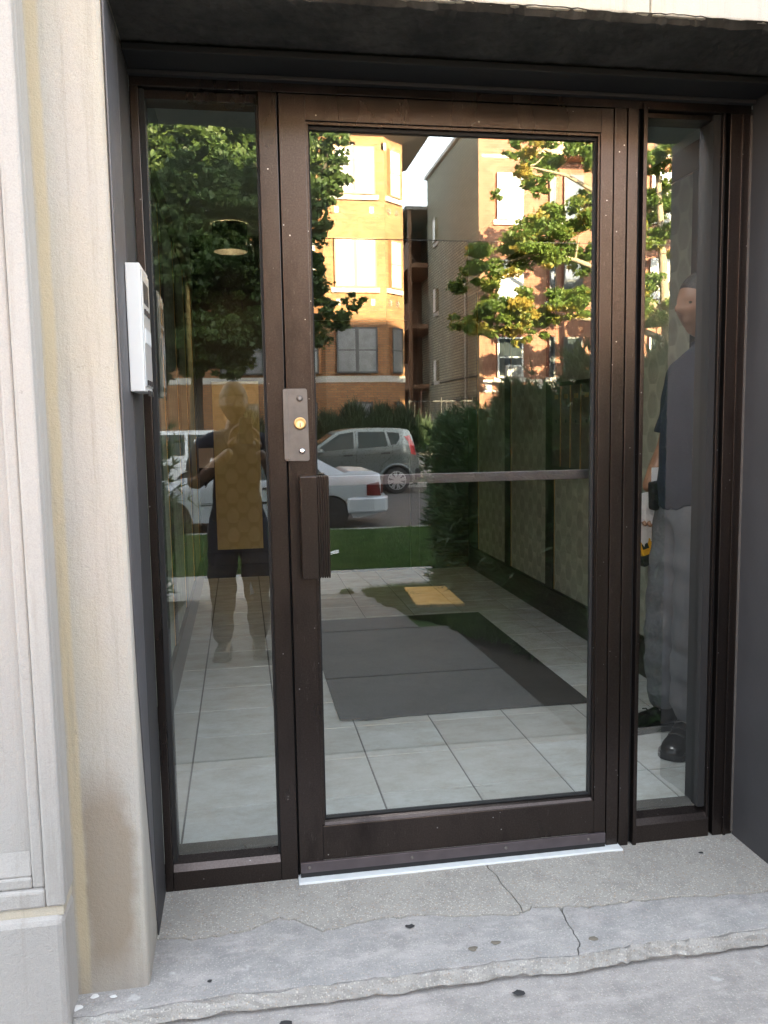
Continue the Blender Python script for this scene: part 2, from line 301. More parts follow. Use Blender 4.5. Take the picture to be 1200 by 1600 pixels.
# ---------------- terrain, road, pavements ----------------
PR = [(-70, -.16), (.3, -.12), (.56, -.098), (3, -.15), (4.5, -.25), (6, -.45), (7.5, -.52), (12.7, -.72), (12.9, -.80), (21.3, -.66), (21.6, -.66), (24.9, -.50), (27, .05), (60, .05), (160, .05)]
def zg(y):
    y = -y; return float(np.interp(y, [p[0] for p in PR], [p[1] for p in PR]))+.05
def sheet(name, x0, x1, ys, zf, mat, nx=1, **kw):
    m = MB(); xs = np.linspace(x0, x1, nx+1); v = [(x, y, zf(y)) for y in ys for x in xs]; f = []
    for j in range(len(ys)-1):
        for i in range(nx): a = j*(nx+1)+i; f.append((a, a+nx+1, a+nx+2, a+1))
    m.add(v, f); return tag(m.build(name, mat, **kw), kind='structure')
sheet('ground', -150, 150, [-p[0] for p in PR], lambda y: zg(y)-.05, M['soil'])
road = sheet('road', -120, 120, [-12.9, -17.1, -21.35], lambda y: float(np.interp(-y, [12.9, 17.1, 21.35], [-.75, -.66, -.62])), M['asphalt'])
for y0, y1 in ((-12.75, -12.9), (-21.35, -21.5)):
    k = MB(); x = -60
    while x < 60: k.box(x, x+2.98, y0, y1, -.9, zg(-12.7)+.02 if y0 > -20 else -.49); x += 3
    tag(k.build('kerb', M['kerb'], bevel=.015), kind='structure')
sheet('lawn', -60, 60, [-7.55, -10, -12.75], lambda y: zg(y)-.012, M['lawn'])
sheet('lawn', 1.15, 9, [-3.25, -4.5, -5.55], lambda y: zg(y)-.02, M['lawn'])
sheet('lawn', -60, 60, [-21.5, -22.4, -23.2], lambda y: zg(y)+.03, M['lawn'])
sheet('lawn', -60, 6.2, [-24.9, -26, -28], lambda y: zg(y)+.0, M['lawn'])
sheet('driveway', 5.9, 8.9, [-21.5, -23, -24.9, -27, -45], lambda y: zg(y)+.05, M['side'])
def slab(name, x0, x1, y0, y1, mat, parent, lift=0, th=.1):
    m = MB(); za, zb = zg(y0)+lift, zg(y1)+lift; g = .005
    x0 += g; x1 -= g; y0 -= g; y1 += g
    v = [(x0, y0, za-th), (x1, y0, za-th), (x1, y1, zb-th), (x0, y1, zb-th), (x0, y0, za), (x1, y0, za), (x1, y1, zb), (x0, y1, zb)]
    m.add(v, [(0, 1, 2, 3), (4, 7, 6, 5), (0, 4, 5, 1), (1, 5, 6, 2), (2, 6, 7, 3), (3, 7, 4, 0)])
    o = m.build(name, mat, parent, bevel=.006); return o
wk = thing('walkway', None, None, (.4, -3, zg(-3))); tag(wk, kind='structure')
for (y0, y1) in ((-.43, -.98), (-.98, -2.06), (-2.06, -3.2), (-3.2, -4.4), (-4.4, -5.5)):
    slab('slab', -1.3 if y1 > -1.2 else -.55, 2.1 if y1 > -1.0 else 1.38 if y1 > -3.3 else 1.16 if y1 > -4.5 else 1.12, y0, y1, M['front'] if y0 > -.5 else M['walk'], wk, .002)
sw = thing('pavement', None, None, (.4, -6.5, zg(-6.5))); tag(sw, kind='structure')
for i in range(-9, 9): slab('slab', 1.25+1.5*i, 2.75+1.5*i, -5.5, -7.55, M['side'], sw, .004)
sw2 = thing('far_pavement', None, None, (.4, -24, zg(-24))); tag(sw2, kind='structure')
for i in range(-9, 14): slab('slab', 1.25+1.5*i, 2.75+1.5*i, -23.2, -24.9, M['side'], sw2, .06)
# ---------------- the entrance building ----------------
bl = thing('apartment_building', 'grey limestone apartment building front around the glass entrance door', 'building', (.5, 0, -.1))
def part(name, mat, parent, boxes, bevel=0, **kw):
    m = MB()
    for b in boxes: m.box(*b)
    o = m.build(name, mat, parent, bevel=bevel)
    for k, v in kw.items(): o[k] = v
    return o
part('wall', M['stone2'], bl, [(-12, -1.3, -.3, 6, -.3, 13.3), (2.1, 11.9, -.3, 6, -.3, 13.3), (-1.3, 2.1, -.3, 6, 2.95, 13.3), (-1.3, -.45, -.3, 6, -.3, 2.95), (1.95, 2.1, -.3, 6, -.3, 2.95), (-.45, 1.95, 4.9, 6, -.3, 2.95), (-.45, 1.95, 0.02, .12, 2.192, 2.95), (-.45, -.36, -.3, 4.9, -.3, 2.95), (1.93, 1.95, -.3, 4.9, -.3, 2.95)])
pier = part('stone_pier', M['stone'], bl, [(-.43, -.252, -.385, -.003, -.02, 2.6)], bevel=.012)
part('stone_pier', M['stone'], bl, [(1.472, 2.1, -.385, -.302, -.2, 2.6), (1.472, 1.93, -.3, -.003, -.2, 2.6)], bevel=.012)
lint = MB(); xs = [-.44, .95, 2.12]
for a, b in zip(xs[:-1], xs[1:]): lint.box(a+.001, b-.001, -.392, -.10, 2.195, 2.74)
lo = lint.build('lintel', M['lintel'], bl, bevel=.006)
# flaking black paint under the lintel: an uneven skin
m = MB(); nx, ny = 120, 12; v = []; f = []
for j in range(ny+1):
    for i in range(nx+1):
        x = -.247+1.702*i/nx; y = -.394+.288*j/ny; t = j/ny
        z = 2.1935-.002-.004*rng.random()-(.004*rng.random() if j < 4 else 0)
        if j == 0: z = 2.197+.003*rng.random()+.002*math.sin(i*.3); y = -.3935
        v.append((x, y, z))
for j in range(ny):
    for i in range(nx): a = j*(nx+1)+i; f.append((a, a+1, a+nx+2, a+nx+1))
m.add(v, f); m.build('flaking_paint', M['roughblack'], bl)
part('soffit_panel', M['blackgap'], bl, [(-.247, 1.455, -.13, 0.02, 2.166, 2.184)], bevel=.003)
part('soffit_panel', M['revealm'], bl, [(-.247, 1.455, -.022, -.002, 2.156, 2.1655)])
part('reveal_panel', M['revealm'], bl, [(-.2505, -.2475, -.20, -.001, -.02, 2.169)], bevel=.002)
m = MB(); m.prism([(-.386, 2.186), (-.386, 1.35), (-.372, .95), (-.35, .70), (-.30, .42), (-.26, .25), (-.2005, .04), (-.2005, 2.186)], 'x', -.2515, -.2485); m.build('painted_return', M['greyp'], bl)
part('reveal_panel', M['revealm'], bl, [(1.457, 1.471, -.388, -.001, -.02, 2.186)], bevel=.002)
part('caulk_bead', M['steel'], bl, [(1.452, 1.4565, -.006, -.0008, .01, 2.13)])
# pilaster left of the pier with a recessed panel and a base block
P = MB()
P.box(-1.25, -.407, -.455, -.301, .262, 2.9)
pil = MB(); fy = -.462
def frame_rect(mb, x0, x1, z0, z1, w, y0, y1):
    mb.box(x0, x0+w, y0, y1, z0, z1); mb.box(x1-w, x1, y0, y1, z0, z1); mb.box(x0+w, x1-w, y0, y1, z0, z0+w); mb.box(x0+w, x1-w, y0, y1, z1-w, z1)
P.build('pilaster', M['stone2'], bl, bevel=.01)
frame_rect(pil, -1.252, -.4065, .2625, 2.9, .040, -.480, -.4552); pil.build('pilaster_moulding', M['stone2'], bl, bevel=.006)
pm = MB(); frame_rect(pm, -1.21, -.4475, .303, 2.85, .026, -.470, -.4555); pm.build('pilaster_moulding', M['stone2'], bl, bevel=.005)
pm = MB(); pm.prism([(-.468, .3295), (-.4565, .3295), (-.4565, .385)], 'x', -1.184, -.4737); pm.build('sloped_ledge', M['stone2'], bl, bevel=.004)
part('base_block', M['stone2'], bl, [(-1.26, -.410, -.490, -.303, -.1, .242)], bevel=.014)
part('mortar_joint', M['lintel'], bl, [(-1.24, -.412, -.474, -.31, .241, .263)])
# neighbour beyond the gangway (out of the frame; its roof line shapes the sunlight across the street)
nb = thing('brick_building', 'brick apartment building next door beyond the gangway', 'building', (22, 3, -.1))
part('wall', M['stone2'], nb, [(15.3, 40, -.3, 6, -.3, 10.9)])
part('cornice', M['sill'], nb, [(15.2, 40.1, -.45, -.302, 10.3, 10.9)])
# ---------------- landing: four cast pieces parted by real cracks ----------------
def jag(pts, n=5, a=.003):
    out = []
    for (x0, y0), (x1, y1) in zip(pts[:-1], pts[1:]):
        for i in range(n):
            t = i/n; out.append((x0+(x1-x0)*t+rng.normal()*a*.6*(i > 0), y0+(y1-y0)*t+rng.normal()*a*(i > 0)))
    return out+[pts[-1]]
mid = jag([(-.275, -.201), (-.164, -.233), (-.085, -.228), (-.021, -.22), (.046, -.183), (.103, -.201), (.163, -.262), (.232, -.246), (.328, -.232), (.428, -.240), (.525, -.262), (.673, -.286), (.689, -.279)])
midR = jag([(.689, -.279), (.725, -.262), (.803, -.272), (.878, -.286), (.96, -.284), (1.041, -.287), (1.107, -.285), (1.192, -.298), (1.283, -.304), (1.456, -.31)])
vb = jag([(.661, -.0), (.664, -.027), (.674, -.117), (.688, -.218), (.689, -.279)], 4)
vf = jag([(.794, -.272), (.788, -.354), (.788, -.42), (.765, -.462)], 4)
lipL = jag([(-.45, -.452), (-.292, -.456), (-.081, -.446), (.138, -.452), (.289, -.452), (.444, -.450), (.605, -.446), (.765, -.462)], 7, .0025)
lipR = jag([(.765, -.462), (.861, -.452), (.978, -.447), (1.098, -.455), (1.286, -.447), (1.6, -.45), (2.1, -.45)], 7, .0025)
st = thing('doorstep', 'worn cracked concrete doorstep below the glass entrance door', 'step', (.6, -.2, -.06))
def cast(name, poly, mat, z=0.0, slope=0, bev=.004, **kw):
    import bmesh
    bm = bmesh.new(); vs = [bm.verts.new((x, y, z+slope*(y+.30)*(y < -.30))) for x, y in poly]; fc = bm.faces.new(vs); bmesh.ops.recalc_face_normals(bm, faces=[fc])
    if fc.normal.z < 0: fc.normal_flip()
    ex = bmesh.ops.extrude_face_region(bm, geom=[fc]); vv = [g for g in ex['geom'] if isinstance(g, bmesh.types.BMVert)]
    for q in vv: q.co.z = z
    # the extruded copy is the top; the first ring becomes the bottom
    for q in vs: q.co.z = -.14
    for q in vv: q.co.z = z+slope*max(0, -.30-q.co.y)
    bmesh.ops.recalc_face_normals(bm, faces=bm.faces[:]); bmesh.ops.triangulate(bm, faces=[f for f in bm.faces if len(f.verts) > 4])
    me = bpy.data.meshes.new(name); bm.to_mesh(me); bm.free()
    o = link(name, me, mat, st, bevel=bev)
    for k, v_ in kw.items(): o[k] = v_
    return o
g = .0016
cast('concrete_slab', [(-.275, .13)]+[(x, y+g) for x, y in mid[:-1]]+[(x-g, y) for x, y in vb[::-1]]+[(.66, .13)], M['landing'], .0, 0, .0025, label='pebbly left piece of the doorstep')
cast('concrete_slab', [(.663, .13)]+[(x+g, y) for x, y in vb[:-1]]+[(x, y+g) for x, y in midR]+[(1.47, .13)], M['landing'], .0, 0, .0025, label='pebbly right piece of the doorstep')
cast('concrete_slab', [(-.45, -.20), (-.2755, -.2)]+[(x, y-g) for x, y in mid]+[(x, y-g) for x, y in midR if x < .79]+[(x-g, y) for x, y in vf[1:]]+[(x, y) for x, y in lipL[::-1]], M['overlay'], -.003, -.05, .008, label='smooth grey left front piece of the doorstep')
cast('concrete_slab', [(x+g, y) for x, y in vf[::-1][:-1]]+[(x, y-g) for x, y in midR if x > .80]+[(2.1, -.31)]+lipR[::-1][:-1], M['overlay'], -.003, -.05, .008, label='smooth grey right front piece of the doorstep')
# rough crumbled band under the lip
m = MB(); v = []; f = []; ll = lipL[:-1]+lipR
for j in range(4):
    for (x, y) in ll: v.append((x, y-.0015-.003*j-.004*rng.random(), -.012-.011*j+.002*rng.normal()))
n = len(ll)
for j in range(3):
    for i in range(n-1): a = j*n+i; f.append((a, a+n, a+n+1, a+1))
m.add(v, f); m.build('crumbled_edge', m_concrete('crumbled_concrete', (.30, .29, .275), (.46, .45, .43), .4), st)
# gum spots and paint chips trodden on the step and walk
def blot(name, x, y, z, r, mat, label, group, el=1.3):
    m = MB(); n = 11; v = [(x, y, z+.002)]+[(x+r*el*(1+.25*rng.normal()*.6)*math.cos(k*2*math.pi/n), y+r*(1+.25*rng.normal()*.6)*math.sin(k*2*math.pi/n), z) for k in range(n)]
    m.add(v, [(0, 1+k, 1+(k+1) % n) for k in range(n)]); tag(m.build(name, mat), label, 'stain' if 'gum' in name else 'paint chip', group)
GS = 'trodden gum spots on the doorstep'
blot('gum_spot', .386, -.280+.0, -.0018, .0095, M['gum'], 'round black gum spot on the middle of the doorstep', GS)
blot('gum_spot', .522, -.395, -.0068, .0095, M['gumb'], 'left of two brown gum spots near the step edge', GS)
blot('gum_spot', .583, -.382, -.0062, .0095, M['gumb'], 'right of two brown gum spots near the step edge', GS)
blot('gum_spot', .828, -.41, -.0078, .0095, M['gumb'], 'pale brown gum spot just right of the front crack', GS)
blot('gum_spot', 1.304, -.089, .0006, .006, M['gum'], 'small black gum spot near the right sidelight sill', GS)
blot('gum_spot', .60, -.515, zg(-.51)+.0035, .011, M['gum'], 'black gum spot on the walk just below the broken lip', GS)
blot('gum_spot', .055, -.515, zg(-.51)+.0035, .012, M['gum'], 'round black gum spot at the bottom left of the walk', GS)
blot('gum_spot', -.115, -.395, -.0068, .005, M['gum'], 'tiny black gum spot on the left end of the step', GS)
GC = 'white chips at the foot of the pier'
blot('paint_chip', -.262, -.342, -.004, .007, M['chip'], 'pale elongated chip on the step right of the pier foot', GC, .7)
blot('paint_chip', -.330, -.408, -.0072, .006, M['chip'], 'small white chip in front of the pier foot', GC)
blot('paint_chip', -.372, -.400, -.0070, .008, M['chip'], 'white chip in the corner between pier and base block', GC)
blot('paint_chip', -.405, -.43, -.0080, .010, M['chip'], 'largest white chip nearest the base block', GC)
# ---------------- door frame with sidelights ----------------
F, GK = M['frame'], M['blackgap']
fr = thing('door_frame', 'dark bronze metal door frame with a tall sidelight on each side', 'door frame', (.6, .05, 0))
part('jamb', F, fr, [(-.2468, -.226, 0, .10, .0, 2.134)], bevel=.0015)
part('gasket', GK, fr, [(-.2255, -.213, .016, .10, .055, 2.134), (.0655, .072, .016, .07, .055, 2.105)])
part('mullion', F, fr, [(.072, .119, 0, .10, .0, 2.134)], bevel=.0015)
part('head_rail', F, fr, [(-.2468, 1.455, .0, .10, 2.1345, 2.190)], bevel=.0015)
part('head_rail', F, fr, [(-.2125, .0655, .022, .09, 2.112, 2.134)], bevel=.001)
part('head_rail', F, fr, [(1.138, 1.349, .022, .09, 2.120, 2.134)], bevel=.001)
for x0, x1 in ((-.2255, .0715), (1.1285, 1.3795)):
    m = MB(); m.prism([(0, 0.0), (.09, 0.0), (.09, .092), (.040, .090), (.012, .072), (0, .055)], 'x', x0, x1); m.build('sill_rail', F, fr, bevel=.0015)
part('gap', GK, fr, [(.1192, .1238, .02, .09, 0, 2.134), (1.0402, 1.0438, .02, .09, 0, 2.134)])
part('hinge_mullion', F, fr, [(1.044, 1.0805, -.002, .10, .0, 2.134), (1.0835, 1.1135, -.004, .10, .0, 2.134)], bevel=.0015)
part('gap', GK, fr, [(1.0806, 1.0834, .006, .05, 0, 2.134), (1.1136, 1.1262, .014, .09, 0, 2.134)])
part('glazing_stop', F, fr, [(1.1263, 1.1375, -.010, .07, .0, 2.150)], bevel=.001)
part('gasket', GK, fr, [(1.349, 1.371, .014, .09, .09, 2.134), (1.3795, 1.392, .022, .09, .0, 2.134)])
part('glazing_stop', F, fr, [(1.3715, 1.379, .002, .09, .06, 2.134)], bevel=.001)
part('jamb', F, fr, [(1.3925, 1.4562, 0, .10, .0, 2.134)], bevel=.0015)
part('bead', F, fr, [(1.425, 1.434, -.006, -.0005, .0, 2.133)], bevel=.001)
def pane(name, x0, x1, z0, z1, y, parent, tilt=0):
    m = MB(); m.box(x0, x1, y, y+.006, z0, z1); m.m = [0 if i == 2 else 1 for i in range(6)]
    o = m.build(name, [M['glass'], M['glassin']], parent); return o
pane('sidelight_pane', -.2132, .0656, .080, 2.114, .034, fr); pane('sidelight_pane', 1.1374, 1.3492, .080, 2.122, .034, fr)
# ---------------- the door ----------------
dr = thing('entrance_door', 'dark bronze glass entrance door reflecting the street', 'door', (.58, .02, 0))
part('stile', F, dr, [(.124, .192, -.004, .042, .013, 2.1305)], bevel=.0012)
part('stile', F, dr, [(1.004, 1.040, -.004, .042, .013, 2.1305)], bevel=.0012)
part('top_rail', F, dr, [(.1922, 1.0038, -.004, .042, 2.066, 2.1305)], bevel=.0012)
part('bottom_rail', F, dr, [(.1922, 1.0038, -.004, .042, .0505, .150)], bevel=.0012)
bd = MB(); bd.box(.1923, .1985, .002, .036, .1502, 2.0658); bd.box(.9985, 1.0037, .002, .036, .1502, 2.0658); bd.box(.1986, .9984, .002, .036, 2.0585, 2.0658)
bd.prism([(.000, .1502), (.036, .1502), (.036, .163), (.018, .163), (.006, .157)], 'x', .1986, .9984); bd.build('glazing_bead', F, dr)
gk = MB(); gk.box(.1986, .2035, .014, .034, .163, 2.058); gk.box(.9935, .9984, .014, .034, .163, 2.058); gk.box(.2036, .9934, .014, .034, 2.049, 2.058); gk.box(.2036, .9934, .014, .034, .163, .166); gk.build('gasket', GK, dr)
pane('door_pane', .2005, .9965, .160, 2.056, .022, dr)
part('door_sweep', M['sweep'], dr, [(.126, 1.038, -.012, -.0042, .020, .050)], bevel=.001)
part('sweep_rubber', GK, dr, [(.126, 1.038, -.009, -.0045, .006, .0198)])
for x in (.15, .447, .728, .985):
    m = MB(); m.lathe((x, -.012, .035), (0, -1, 0), [(.0052, 0), (.0050, .0015), (.003, .0022), (.0, .0023)], 12); m.build('screw', M['steel'], dr, True)
# pull handle
hd = part('pull_handle', F, dr, [(.150, .1955, -.058, -.012, .872, 1.146)], bevel=.002)
m = MB()
for k in range(5): m.box(.1965+k*.0062, .2005+k*.0062, -.056, -.014, .872, 1.146)
m.box(.1957, .227, -.046, -.016, .874, 1.144); m.build('ribbed_grip', F, hd, bevel=.0008)
part('handle_mount', F, hd, [(.158, .192, -.0119, -.0045, .90, .95), (.158, .192, -.0119, -.0045, 1.07, 1.12)])
# lock plate
m = MB(); m.prism([(.114, 1.190), (.118, 1.186), (.176, 1.184), (.181, 1.189), (.178, 1.374), (.174, 1.378), (.117, 1.378), (.113, 1.374)], 'y', -.0085, -.0045)
lp = m.build('lock_plate', M['steel'], dr, bevel=.001)
part('folded_flange', M['steel'], lp, [(.1135, .1265, -.0105, -.0086, 1.190, 1.374)], bevel=.001)
m = MB(); m.lathe((.157, -.0086, 1.286), (0, -1, 0), [(.0165, 0), (.0165, .004), (.0145, .006), (.012, .0055), (.0, .0055)], 28); lc = m.build('lock_cylinder', M['brass'], lp, True)
part('keyhole', GK, lp, [(.1558, .1582, -.0150, -.0140, 1.276, 1.288)])
for x, z, mt in ((.158, 1.352, M['steel']), (.161, 1.212, M['chrome'])):
    m = MB(); m.lathe((x, -.0086, z), (0, -1, 0), [(.0085, 0), (.0078, .003), (.005, .0048), (0, .0052)], 16); m.build('screw', mt, lp, True)
part('push_bar', M['sweep'], dr, [(.150, 1.03, .066, .082, 1.110, 1.137)], bevel=.002)
part('push_bar_bracket', M['sweep'], dr, [(.150, .175, .0422, .0658, 1.105, 1.142), (1.008, 1.03, .0422, .0658, 1.105, 1.142)])
m = MB(); m.prism([(.118, -.036), (1.04, -.030), (1.085, -.034), (1.085, .012), (.118, .012)], 'z', -.002, .0055); tag(m.build('threshold_strip', M['whitepaint'], bevel=.002), 'white painted strip along the foot of the glass door', 'threshold')
# ---------------- intercom on the left reveal ----------------
ic = thing('intercom', 'white metal intercom box fixed to the left reveal beside the door', 'intercom', (-.24, -.14, 1.37))
part('housing', M['white'], ic, [(-.2470, -.2145, -.255, -.085, 1.366, 1.656)], bevel=.002)
part('front_panel', M['wpanel'], ic, [(-.2143, -.2115, -.245, -.095, 1.378, 1.644)], bevel=.001)
part('speaker_grille', M['dot'], ic, [(-.2114, -.2108, -.225+.012*i, -.219+.012*i, 1.57, 1.62) for i in range(9)])
part('name_card', M['paper'], ic, [(-.2114, -.2095, -.228, -.112, 1.478, 1.512)])
for r_ in range(3):
    for c_ in range(3): part('call_button', M['dot'], ic, [(-.2114, -.2085, -.222+.04*c_, -.200+.04*c_, 1.545-.14*(r_ > 0)-.024*r_, 1.557-.14*(r_ > 0)-.024*r_)])
# ---------------- vestibule ----------------
XL, XR, YB, ZC = -.345, 1.905, 4.68, 2.76
fl = thing('floor', None, None, (.8, 2.4, 0)); tag(fl, kind='structure')
part('grout_bed', M['grout'], fl, [(-.355, 1.925, .101, 4.75, -.05, .0272)])
TP = .3235; x_l = [XL]+[-.2185+TP*k for k in range(0, 7)]+[XR]; y_l = [.102]+[.108+TP*k for k in range(1, 15)]+[YB]
tile_me = None
for i in range(len(x_l)-1):
    for j in range(len(y_l)-1):
        x0, x1, y0, y1 = x_l[i]+.002, x_l[i+1]-.002, y_l[j]+.002, y_l[j+1]-.002
        if x1-x0 < .02 or y1-y0 < .02: continue
        cx, cy = (x0+x1)/2, (y0+y1)/2; full = abs(x1-x0-TP+.004) < 1e-4 and abs(y1-y0-TP+.004) < 1e-4
        if full and tile_me: me = tile_me
        else:
            a, b, h, e = (x1-x0)/2, (y1-y0)/2, .0, .0018; m = MB()
            v = [(-a, -b, -.006), (a, -b, -.006), (a, b, -.006), (-a, b, -.006), (-a+e, -b+e, 0), (a-e, -b+e, 0), (a-e, b-e, 0), (-a+e, b-e, 0)]
            m.add(v, [(4, 5, 6, 7), (0, 1, 5, 4), (1, 2, 6, 5), (2, 3, 7, 6), (3, 0, 4, 7)]); me = m.mesh('tile'); me.materials.append(M['tile'])
            if full: tile_me = me
        o = bpy.data.objects.new('tile', me); COL.objects.link(o); o.parent = fl; o.location = (cx-.8, cy-2.4, .0305+rng.normal()*.0002)
def swall(name, boxes, mat, loc):
    t = thing(name, None, None, loc); tag(t, kind='structure'); part('plaster', mat, t, boxes); return t
wl = swall('wall_left', [(-.36, -.352, .10, 4.7, .0, ZC)], M['darkwood'], (-.355, 2.4, 0))
wr = swall('wall_right', [(1.912, 1.93, .10, 4.7, .0, ZC)], M['darkwood'], (1.92, 2.4, 0))
wf = swall('wall_far', [(-.36, 1.93, 4.69, 4.72, .0, ZC)], M['darkwood'], (.8, 4.7, 0))
cl = swall('ceiling', [(-.36, 1.93, .10, 4.72, ZC, ZC+.04)], M['ceiling'], (.8, 2.4, ZC))
PY = [(.25, .98), (1.11, 1.84), (1.97, 2.70), (2.84, 3.56), (3.69, 4.42)]
for w, s, xa in ((wr, -1, 1.912), (wl, 1, -.352)):
    part('baseboard', M['darkwood'], w, [(xa, xa+s*.022, .10, 4.69, .031, .215)], bevel=.003)
    for a, b in PY:
        part('wallpaper_panel', M['wallpaper'], w, [(xa+s*.0005, xa+s*.004, a, b, .222, 2.30)])
        part('brass_trim', M['brass'], w, [(xa+s*.004, xa+s*.008, a, a+.006, .222, 2.30), (xa+s*.004, xa+s*.008, b-.006, b, .222, 2.30)] if s < 0 else [(xa+s*.004, xa+s*.008, b-.006, b, .222, 2.30)])
    for a, b in ((.10, .25), (.98, 1.11), (1.84, 1.97), (2.70, 2.84), (3.56, 3.69), (4.42, 4.69)):
        part('post', M['darkwood'], w, [(xa, xa+s*.013, a+.001, b-.001, .216, 2.30)], bevel=.002)
    part('upper_band', M['darkwood'], w, [(xa, xa+s*.016, .10, 4.69, 2.301, 2.42)], bevel=.002)
    part('frieze', M['ceiling'], w, [(xa, xa+s*.006, .10, 4.69, 2.421, ZC-.001)])
part('baseboard', M['darktile'], wf, [(-.345+.323*k+.002, -.345+.323*(k+1)-.002, 4.668, 4.689, .031+.105*r_, .031+.105*(r_+1)-.003) for k in range(7) for r_ in range(2)])
part('wallpaper_panel', M['wallpaperF'], wf, [(-.216, .152, 4.680, 4.6895, .262, 1.62)])
part('brass_trim', M['brass'], wf, [(-.217, -.2165, 4.676, 4.689, .262, 1.62)])
ndr = thing('inner_door', 'dark brown inner door at the back of the vestibule', 'door', (.95, 4.66, .03))
part('door_leaf', M['darkwood'], ndr, [(.50, 1.38, 4.645, 4.667, .034, 2.10)], bevel=.003)
part('door_casing', M['darkwood'], ndr, [(.42, .498, 4.64, 4.667, .034, 2.18), (1.382, 1.46, 4.64, 4.667, .034, 2.18), (.4985, 1.3815, 4.64, 4.667, 2.102, 2.18)], bevel=.004)
m = MB(); m.ell((.56, 4.60, .98), (.028, .028, .028)); m.tube([(.56, 4.62, .98), (.56, 4.645, .98)], .01); m.build('knob', M['brass'], ndr, True)
m = MB(); m.box(-.345, -.222, 4.660, 4.662, .935, 1.092); tag(m.build('notice', M['notice']), 'pinkish paper notice on the dark strip left of the warm-lit panel', 'notice')
# door mat with a curled corner
m = MB(); nx, ny = 20, 20; v = []; f = []
for j in range(ny+1):
    for i in range(nx+1):
        u, w_ = i/nx, j/ny; x = .37+1.115*u; y = 1.146+1.80*w_-.016*math.exp(-((u-.12)/.07)**2)*(1-w_)**6; z = .041+.010*math.exp(-((u-.02)**2+(w_)**2)/.002)
        v.append((x, y, z))
for j in range(ny):
    for i in range(nx): a = j*(nx+1)+i; f.append((a, a+1, a+nx+2, a+nx+1))
m.add(v, f); o = m.build('door_mat', M['mat']); so = o.modifiers.new('s', 'SOLIDIFY'); so.thickness = .008; so.offset = -1
tag(o, 'large dark grey mat lying on the vestibule tiles', 'mat')
# mailboxes recessed on the right wall
mx = thing('mailboxes', 'row of brass mailboxes with locks on the right vestibule wall', 'mailbox', (1.9, 2.36, .99))
part('box_frame', M['darkwood'], mx, [(1.880, 1.9075, 2.04, 2.68, .96, 1.50)], bevel=.003)
for k in range(4):
    y0 = 2.06+.151*k; d = part('mailbox_door', M['steel'], mx, [(1.874, 1.8795, y0+.004, y0+.146, 1.0, 1.475)], bevel=.002)
    m = MB(); m.lathe((1.874, y0+.075, 1.27), (-1, 0, 0), [(.011, 0), (.011, .004), (.007, .006), (0, .006)], 12); m.build('lock', M['dot'], d, True)
    part('name_slot', M['brass'], d, [(1.8715, 1.8738, y0+.05, y0+.10, 1.40, 1.425)])
    part('vertical_trim', M['brass'], d, [(1.868, 1.8738, y0-.001, y0+.0035, 1.0, 1.475)])
# white sliver modelled in place of a bright reflection on the floor
m = MB(); m.add([(.025, 3.90, .032), (.055, 3.93, .034), (.035, 3.93, .13), (.028, 3.915, .10), (.06, 3.90, .05)], [(0, 1, 2), (0, 2, 3), (1, 4, 2), (0, 4, 1)]); tag(m.build('floor_glare', M['paper']), 'small white piece standing in for a glare on the tiles near the far panel', 'litter')
# ceiling lamp added out of view to brighten the vestibule
lt = thing('added_downlight', 'round ceiling downlight added out of view just inside the door to brighten the vestibule', 'fill_light', (.85, .42, ZC-.1))
em = NT('added_downlight_glow'); em.fin((.8, .8, .8), .5, Emission_Color=(.95, .97, 1.0), Emission_Strength=FILL_E)
m = MB(); m.lathe((.85, .42, ZC-.002), (0, 0, -1), [(.15, 0), (.15, .02), (.14, .05), (.10, .085), (.04, .10), (0, .102)], 28); m.build('shade', em.m, lt, True)
m = MB(); m.lathe((.85, .42, ZC-.001), (0, 0, -1), [(.175, 0), (.175, .17), (.168, .17), (.168, .001)], 28); m.f = m.f[:-2]; m.m = m.m[:-2]; m.uv = m.uv[:-2]; m.build('rim', M['dot'], lt)

# warm downlight added to brighten the far panel and floor at the back
lt = thing('added_downlight', 'round warm ceiling downlight added above the warm-lit panel to brighten the back', 'fill_light', (-.03, 4.3, ZC-.1))
em = NT('added_warm_glow'); em.fin((.8, .8, .8), .5, Emission_Color=(1.0, .70, .34), Emission_Strength=4.2)
m = MB(); m.lathe((-.03, 4.3, ZC-.002), (0, 0, -1), [(.11, 0), (.11, .02), (0, .021)], 28); m.build('shade', em.m, lt, True)
m = MB(); m.lathe((-.03, 4.3, ZC-.001), (0, 0, -1), [(.130, 0), (.130, .20), (.122, .20), (.122, .001)], 28); m.f = m.f[:-2]; m.m = m.m[:-2]; m.uv = m.uv[:-2]; m.build('rim', M['black'], lt)
